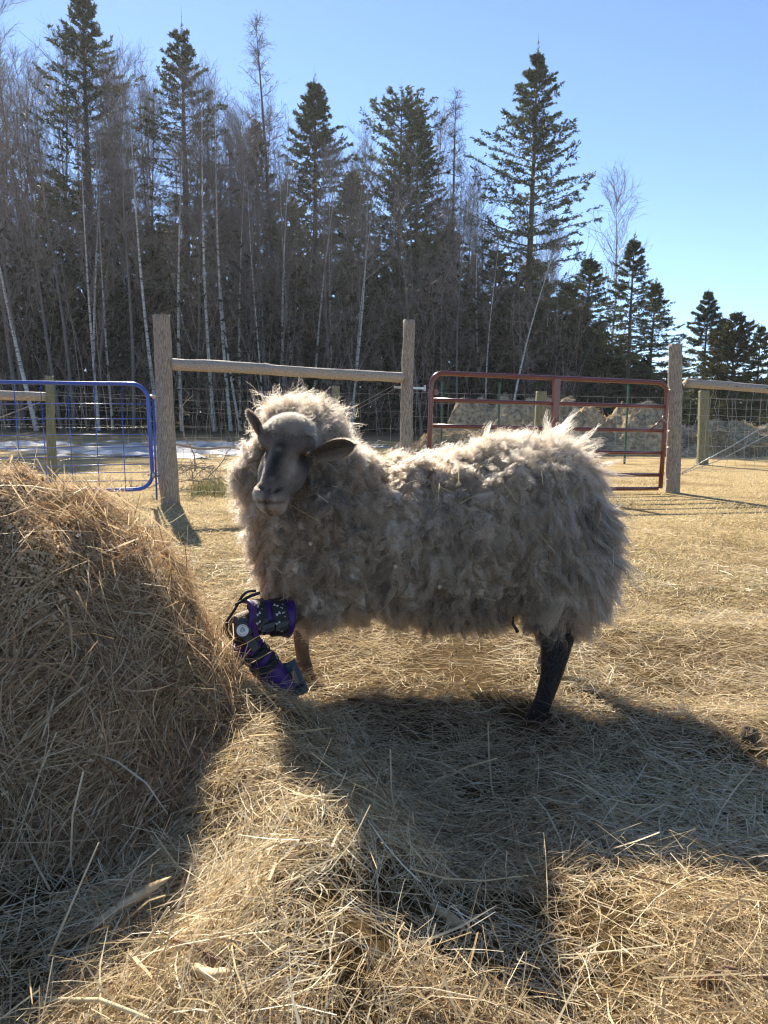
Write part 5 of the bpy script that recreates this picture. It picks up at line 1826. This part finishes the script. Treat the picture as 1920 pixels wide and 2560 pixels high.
# frosted tuft on the forehead
fh = (fa > .3) * (hlT[:, 2] < -.03) * np.exp(-(np.linalg.norm(cT - V3(HP(0, .030, -.085)), axis=1) / .052) ** 2)
H2 = short_hair(24000, fh, lambda p: np.tile(V3(f_) * .5, (len(p), 1)) + rng.normal(0, .5, p.shape), .010, .028, .00030, lambda p, t: .70 + .15 * vnoise(p * 60), 1.0)
H2 = (H2[0] + rng.normal(0, .0022, H2[0].shape), H2[1], H2[2])
strands('forehead_tuft', *H2, HAIR, sheep, 4)['kind'] = 'stuff'
H3 = short_hair(26000, (wt < .6) * (fa < .3) * (facing > -.5), lambda p: np.tile([.05, 0, -1.0], (len(p), 1)), .005, .012, .00028, lambda p, t: np.where(dkt[t] > .5, .22, .50), .28)
strands('leg_hair', *H3, LEGH, sheep, 4)['kind'] = 'stuff'
for (V, Q, me), eo in zip((e1, e2), EAR):
    a = V[Q[:, 0]]; b = V[Q[:, 1]]; c = V[Q[:, 2]]; nn = norm(np.cross(b - a, c - a)); n = 3600
    k = rng.integers(0, len(Q), n); u1 = rng.random((n, 1)); v1 = rng.random((n, 1))
    p = a[k] + (b[k] - a[k]) * u1 + (V[Q[k, 3]] - a[k]) * v1
    ax_ = norm(V[(24 - 1) * 13 + 6] - V[6])
    g_ = norm(ax_[None] + nn[k] * .5 + rng.normal(0, .25, (n, 3)))
    s = np.linspace(0, 1, 4)[None, :, None]
    Pt = p[:, None] + g_[:, None] * rng.uniform(.004, .010, (n, 1, 1)) * s
    o = strands('ear_hair', Pt, .00022 * (1 - .6 * s[..., 0]) * np.ones((n, 1)), np.clip(rng.normal(.34, .12, n), 0, 1), HAIR, sheep, 4)
    o['kind'] = 'stuff'

# hay caught in the fleece
p, nn, t = sample(700, (wt > .6) * (facing > 0) * np.where(cT[:, 0] < 0, 1.6, 1.0))
d = rng.normal(0, 1, p.shape); d = norm(d - nn * (d * nn).sum(1, keepdims=True) * .8); L = rng.uniform(.015, .10, (len(p), 1, 1)) * rng.random((len(p), 1, 1)) + .01
s = np.linspace(-.5, .5, 4)[None, :, None]
c = p + nn * rng.uniform(.02, .045, (len(p), 1))
pts = c[:, None] + d[:, None] * L * s + nn[:, None] * L * (.25 - s * s) * rng.normal(.1, .3, (len(p), 1, 1))
w = norm(np.cross(d, nn))[:, None] * .0008
Vh, Fh, q = ribbons(pts, w * np.ones((1, 4, 1)), rng.beta(2, 2, len(p)) * .9)
mb = MB(); mb.add(Vh, Fh, None, q); mb.build('caught_hay', STRAW, sheep)['kind'] = 'stuff'
CHIPM = solid_mat('chip', (.45, .33, .20))
for (px, py) in ((989, 1416), (1099, 1467), (776, 1360)):
    c = P(px, py, 2.0); mb = MB(); mb.box(c, (.0034, .001, .001), (.0005, .0006, 0), (-.001, .001, .0040)); mb.build('wood_chip', CHIPM, sheep, smooth=False)

# ------------------------------------------------------------------ leg brace
PURPLE = solid_mat('purple_shell', (.038, .010, .10), (.060, .016, .15), scale=7, rough=.5, spec=.35)
MAUVE = solid_mat('mauve_lining', (.18, .09, .15), (.24, .12, .19), scale=9, rough=.6)
BLACK = solid_mat('black_webbing', (.006, .006, .007), (.014, .014, .015), scale=40, rough=.65, bump=.3, bscale=150)
BUCK = solid_mat('buckle_plastic', (.009, .012, .016), (.014, .018, .022), scale=20, rough=.4)
BONE = solid_mat('bone_print', (.50, .48, .42), rough=.7)
GREYB = solid_mat('toe_guard_rubber', (.03, .045, .065), (.05, .07, .095), scale=30, rough=.6)
HINGE = solid_mat('hinge_plastic', (.016, .015, .012), (.022, .020, .016), scale=20, rough=.45)
WHITE = solid_mat('sticker_white', (.72, .70, .64), rough=.5)
TEAL = solid_mat('sticker_teal', (.03, .16, .20), rough=.5)
br_ = empty('leg_brace', KN[:]); tag(br_, 'purple and black hinged brace strapped round the lifted foreleg of the sheep', 'leg brace')


def shell(name, a, b, ra, rb, a0, a1, mat, th=.0035, fl=0.0, nu=16, nw=26, squash=1.0, cut=0.0, parent=br_):
    """curved open shell round the axis a-b from angle a0 to a1 (0 = toward the camera)"""
    a, b = V3(a), V3(b); ax = norm(b - a); Ln = np.linalg.norm(b - a)
    fd = V3(CAM) - (a + b) / 2; fd = norm(fd - ax * fd.dot(ax)); sd = np.cross(ax, fd)
    t = np.linspace(0, 1, nu)[:, None]; w = np.radians(np.linspace(a0, a1, nw))[None, :]
    rad = (ra + (rb - ra) * t) + fl * ((2 * t - 1) ** 4)
    tt = t + cut * np.sin(w) * (.5 - t) * 2 * .5
    C = a + ax * Ln * tt[..., None]
    outs = []
    for k in (0, 1):
        r2 = rad + (th if k == 0 else 0)
        outs.append(C + fd * (r2 * np.cos(w) * squash)[..., None] + sd * (r2 * np.sin(w))[..., None])
    V = np.concatenate([outs[0].reshape(-1, 3), outs[1].reshape(-1, 3)]); m = nu * nw
    i = (np.arange(nu - 1)[:, None] * nw + np.arange(nw - 1)[None, :]).ravel()
    Q = [np.stack([i, i + 1, i + nw + 1, i + nw], 1), np.stack([i + m, i + m + nw, i + m + nw + 1, i + m + 1], 1)]
    e = []
    for k in range(nu - 1):
        p_, q_ = k * nw, (k + 1) * nw; e.append((p_, q_, q_ + m, p_ + m)); p_, q_ = p_ + nw - 1, q_ + nw - 1; e.append((p_, p_ + m, q_ + m, q_))
    for k in range(nw - 1):
        p_, q_ = k, k + 1; e.append((p_, p_ + m, q_ + m, q_)); p_, q_ = (nu - 1) * nw + k, (nu - 1) * nw + k + 1; e.append((p_, q_, q_ + m, p_ + m))
    me = mesh_np(name, V, np.concatenate(Q + [np.array(e)]))
    return link(name, me, mat, parent), (ax, fd, sd, a, Ln)


def child(o, p):
    o.parent = p; o.matrix_parent_inverse = p.matrix_parent_inverse.inverted() @ Matrix.Translation(-Vector(br_.location)) if False else Matrix.Identity(4)
    return o


def bone(c, ax, n, L, w, parent):
    """small flat bone mark: shaft and four knobs"""
    c, ax, n = V3(c), V3(ax), V3(n); ax = norm(ax - n * ax.dot(n)); s = np.cross(n, ax)
    V = []; T = []
    def disc(cc, r, m=8):
        k0 = len(V); V.append(cc + n * .0006)
        for k in range(m): V.append(cc + ax * math.cos(k / m * 6.283) * r + s * math.sin(k / m * 6.283) * r + n * .0003)
        for k in range(m): T.append((k0, k0 + 1 + k, k0 + 1 + (k + 1) % m))
    k0 = len(V)
    for x_, y_ in ((-1, -1), (1, -1), (1, 1), (-1, 1)): V.append(c + ax * x_ * L * .5 + s * y_ * w * .32 + n * .0004)
    T += [(k0, k0 + 1, k0 + 2), (k0, k0 + 2, k0 + 3)]
    for x_ in (-1, 1):
        for y_ in (-1, 1): disc(c + ax * x_ * L * .5 + s * y_ * w * .45, w * .48)
    return V, T


def bones_on(parent, fr, r, spots, L=.0105, w=.0046):
    ax, fd, sd, a, Ln = fr
    for (t, ang, rot) in spots:
        an = R(ang); n = fd * math.cos(an) + sd * math.sin(an)
        c = a + ax * Ln * t + n * (r + .0008)
        tg_ = -fd * math.sin(an) + sd * math.cos(an)
        d = ax * math.cos(R(rot)) + tg_ * math.sin(R(rot))
        V, T = bone(c, d, n, L, w, parent)
        mb = MB(); mb.add(np.array(V), None, np.array(T)); o = mb.build('bone_print', BONE, parent, smooth=False); o.matrix_parent_inverse = Matrix.Identity(4)


UA, UB = P(615, 1545, 2.01), P(720, 1515, 2.05)
ax_up = (UB - UA).normalized()
# upper cuff
shell('upper_shell', P(610, 1541, 2.02), P(722, 1545, 2.08), .041, .050, -125, 150, PURPLE, fl=.004)
st = []
for (pa, pb, Y, r0, r1) in ((628, 660, 2.03, .0475, .050), (676, 712, 2.05, .051, .053)):
    a_, b_ = P(pa - 2, 1545, Y), P(pb, 1541, Y + .015)
    o, fr = shell('strap', a_, b_, r0, r1, -150, 150, BLACK, th=.0022)
    st.append(o)
    bones_on(o, fr, r0 + .002, [(.3, -38, 30), (.7, -32, -50), (.35, -10, -30), (.75, -6, 60), (.3, 18, -30), (.72, 24, 10), (.5, 44, 40)])
for (px, py, Y) in ((672, 1566, 1.985), (707, 1562, 2.01)):
    c = P(px, py, Y); mb = MB(); mb.box(c, V3(ax_up) * .017, (0, .004, .0015), (.002, .002, .010)); mb.box(c + Vector((.004, -.002, -.009)), V3(ax_up) * .012, (0, .003, 0), (0, 0, .005)); mb.build('buckle', BUCK, br_, smooth=False)
# purple tongue between the cuff and the hinge
mb = MB()
pts = [P(620, 1518, 1.99), P(642, 1512, 1.99), P(640, 1560, 1.985), P(648, 1592, 1.985), P(636, 1598, 1.985), P(628, 1560, 1.985)]
Vt = [V3(p) for p in pts] + [V3(p) + [0, .006, 0] for p in pts]; k = 6
T = [(0, 1, 2), (0, 2, 5), (5, 2, 3), (5, 3, 4)]; T = T + [(c + k, b + k, a + k) for a, b, c in T]
Q = [(i, i + k, (i + 1) % k + k, (i + 1) % k) for i in range(k)]
mb.add(Vt, Q, T); mb.build('upper_tongue', PURPLE, br_, smooth=False)
# lower cuff
LA, LB = P(612, 1600, 2.04), P(712, 1722, 2.09)
o, fr = shell('lower_shell', LA, LB, .034, .040, -130, 140, PURPLE, fl=.001, squash=1.0, nu=20)
shell('lining', P(598, 1598, 2.055), P(632, 1640, 2.055), .037, .035, 40, 150, MAUVE, fl=.002)
lax = (LB - LA).normalized()
for (f0, f1) in ((.17, .32), (.40, .54)):
    a_, b_ = LA.lerp(LB, f0), LA.lerp(LB, f1)
    o, fr = shell('strap', a_, b_, .038 + f0 * .007, .038 + f1 * .007, -150, 150, BLACK, th=.0022)
    bones_on(o, fr, .0405 + f0 * .007, [(.35, 62, 20), (.7, 52, -40), (.5, -62, 30), (.5, -80, -30)])
    ax, fd, sd, a, Ln = fr
    c = a + ax * Ln * .5 + fd * (.043 + f0 * .007) + sd * -.004
    mb = MB()
    mb.box(c, sd * .020, fd * .0035, ax * .0105)
    mb.box(c + sd * .021, sd * .006, fd * .0028, ax * .0125)
    mb.box(c - sd * .021, sd * .005, fd * .0028, ax * .0085)
    mb.box(c + fd * .004 + sd * .003, sd * .009, fd * .001, ax * .0035)
    mb.build('buckle', BUCK, br_, smooth=False)
# hinge disc, side arms and the round sticker
hc_ = P(607, 1574, 1.985); hn = (CAM - hc_).normalized(); hn = (hn + Vector((.05, 0, 0))).normalized()
h1 = hn.cross(Vector((0, 0, 1))).normalized(); h1 = -h1 if h1.x < 0 else h1; h2 = h1.cross(hn); h2 = -h2 if h2.z < 0 else h2


def disc(name, c, r, t, mat, parent, n=40, bev=.0012):
    mb = MB(); c = V3(c)
    rings = [(0, t), (r - bev, t), (r, t - bev), (r, 0)]
    V = [c + V3(hn) * t]
    for (rr, zz) in rings[1:]:
        for k in range(n): V.append(c + V3(hn) * zz + V3(h1) * math.cos(6.2832 * k / n) * rr + V3(h2) * math.sin(6.2832 * k / n) * rr)
    T = [(0, 1 + k, 1 + (k + 1) % n) for k in range(n)]
    Q = [(1 + j * n + k, 1 + (j + 1) * n + k, 1 + (j + 1) * n + (k + 1) % n, 1 + j * n + (k + 1) % n) for j in range(2) for k in range(n)]
    mb.add(V, Q, T)
    return mb.build(name, mat, parent, smooth=False)


hd = disc('hinge_disc', hc_ + hn * .002, .0235, .007, HINGE, br_)
d2 = disc('hinge_rim', hc_ + h1 * .004 + h2 * .006 - hn * .003, .0275, .006, HINGE, br_)
stk = disc('round_sticker', hc_ + hn * .009 - h1 * .001 - h2 * .002, .0165, .0006, WHITE, hd, bev=.0002); stk.matrix_parent_inverse = Matrix.Identity(4)


def flat(poly, z, mat, name, parent):
    c = V3(hc_ + hn * (.0098 + z) - h1 * .001 - h2 * .002)
    V = [c + V3(h1) * x + V3(h2) * y for x, y in poly]
    V2 = [v + V3(hn) * .0003 for v in V]; n = len(V)
    me = bpy.data.meshes.new(name)
    me.from_pydata([tuple(v) for v in V + V2], [], [tuple(range(n, 2 * n))] + [(i, (i + 1) % n, (i + 1) % n + n, i + n) for i in range(n)])
    o = link(name, me, mat, parent); o.matrix_parent_inverse = Matrix.Identity(4); return o


def text(s, size, x, y, mat, name, rot=0.0):
    cu = bpy.data.curves.new(name, 'FONT'); cu.body = s; cu.size = size; cu.align_x = 'CENTER'; cu.align_y = 'CENTER'; cu.extrude = .0001; cu.offset = size * .02
    t_ = bpy.data.objects.new(name, cu); col.objects.link(t_)
    d_ = bpy.context.evaluated_depsgraph_get(); me = bpy.data.meshes.new_from_object(t_.evaluated_get(d_)); bpy.data.objects.remove(t_, do_unlink=True)
    me.materials.clear()
    M = Matrix((h1[:], h2[:], hn[:])).transposed().to_4x4()
    M.translation = hc_ + hn * .0102 - h1 * .001 - h2 * .002 + h1 * x + h2 * y
    me.transform(M @ Matrix.Rotation(rot, 4, 'Z'))
    o = link(name, me, mat, stk); o.matrix_parent_inverse = Matrix.Identity(4); return o


text('K9', .0115, 0, -.001, TEAL, 'lettering')
flat([(-.006, .0055), (-.001, .0085), (.003, .0075), (.008, .0045), (.002, .0052), (-.002, .0045)], 0, TEAL, 'emblem', stk)
GREYT = solid_mat('small_print', (.22, .22, .20))
for k in range(9):
    a = R(130 - 10 * k); mb_x, mb_y = .0128 * math.cos(a), .0128 * math.sin(a)
    flat([(mb_x - .0006, mb_y - .0008), (mb_x + .0006, mb_y - .0008), (mb_x + .0006, mb_y + .0008), (mb_x - .0006, mb_y + .0008)], 0, GREYT, 'small_print', stk)
for k in range(10):
    a = R(-140 + 10 * k); mb_x, mb_y = .0128 * math.cos(a), .0128 * math.sin(a)
    flat([(mb_x - .0006, mb_y - .0008), (mb_x + .0006, mb_y - .0008), (mb_x + .0006, mb_y + .0008), (mb_x - .0006, mb_y + .0008)], 0, GREYT, 'small_print', stk)
for (pa, pb, w) in (((607, 1574), (668, 1556), .011), ((607, 1578), (640, 1622), .012)):
    a_, b_ = P(*pa, 1.99), P(*pb, 1.995); ax = (b_ - a_).normalized(); sd = ax.cross(hn).normalized()
    mb = MB(); mb.box((a_ + b_) / 2, (ax * ((b_ - a_).length / 2 + .004))[:], (hn * .003)[:], (sd * w)[:]); mb.build('hinge_arm', HINGE, br_, smooth=False)
# black elastic bands looping over the knee
for (pix, r, Y) in (([(640, 1478), (620, 1476), (604, 1490), (590, 1520), (572, 1545), (560, 1565), (554, 1588)], .004, 2.03), ([(650, 1482), (625, 1490), (600, 1506), (588, 1512)], .0045, 2.02), ([(566, 1556), (566, 1580), (580, 1600), (600, 1612)], .0045, 2.0)):
    mb = MB()
    pts = [P(a, b, Y) for a, b in pix]; t = np.linspace(0, len(pts) - 1, 22)
    Cc = np.stack([np.interp(t, np.arange(len(pts)), [p[k] for p in pts]) for k in range(3)], 1)
    for _ in range(3): Cc[1:-1] = (Cc[:-2] + Cc[1:-1] * 2 + Cc[2:]) / 4
    mb.tube([Vector(c) for c in Cc], r, 8); mb.build('elastic_band', BLACK, br_)
# toe guard
o, fr = shell('toe_guard', P(722, 1652, 2.07), P(752, 1732, 2.09), .013, .020, -80, 80, GREYB, th=.006, squash=.55)
ax, fd, sd, a, Ln = fr
mb = MB(); c = a + ax * Ln * .42 + fd * .018; mb.box(c, ax * .020, fd * .0012, sd * .0065); mb.build('toe_guard_window', solid_mat('tan_pad', (.28, .20, .13), rough=.8), br_, smooth=False)
mb = MB(); c = a + ax * Ln * .74 + fd * .015; mb.box(c, ax * .003, fd * .002, sd * .016); mb.build('toe_guard_strap', BLACK, br_, smooth=False)

# loose wool end hanging at the flank
mb = MB()
pts = [P(1283, 1542, 2.12), P(1282, 1560, 2.12), P(1290, 1572, 2.12), P(1294, 1580, 2.12)]
mb.tube(pts, [.002, .004, .005, .006], 6); mb.build('matted_wool_lock', DUNG, sheep)

# ------------------------------------------------------------------ air
def air(density):  # thin volume added to lift the dark wood, like the flare veil
    m, nt = newmat('haze_air')
    v = nt.nodes.new('ShaderNodeVolumePrincipled'); v.inputs['Density'].default_value = density
    v.inputs['Color'].default_value = (.92, .95, 1, 1); v.inputs['Anisotropy'].default_value = .35
    o = nt.nodes.new('ShaderNodeOutputMaterial'); nt.links.new(v.outputs[0], o.inputs[1])
    mb = MB(); mb.box((0, 20, 11), (120, 0, 0), (0, 80, 0), (0, 0, 12.5))
    h = mb.build('haze', m, None, smooth=False); h['kind'] = 'stuff'; h['label'] = 'thin haze added in the air to veil the dark wood'


air(HAZE)
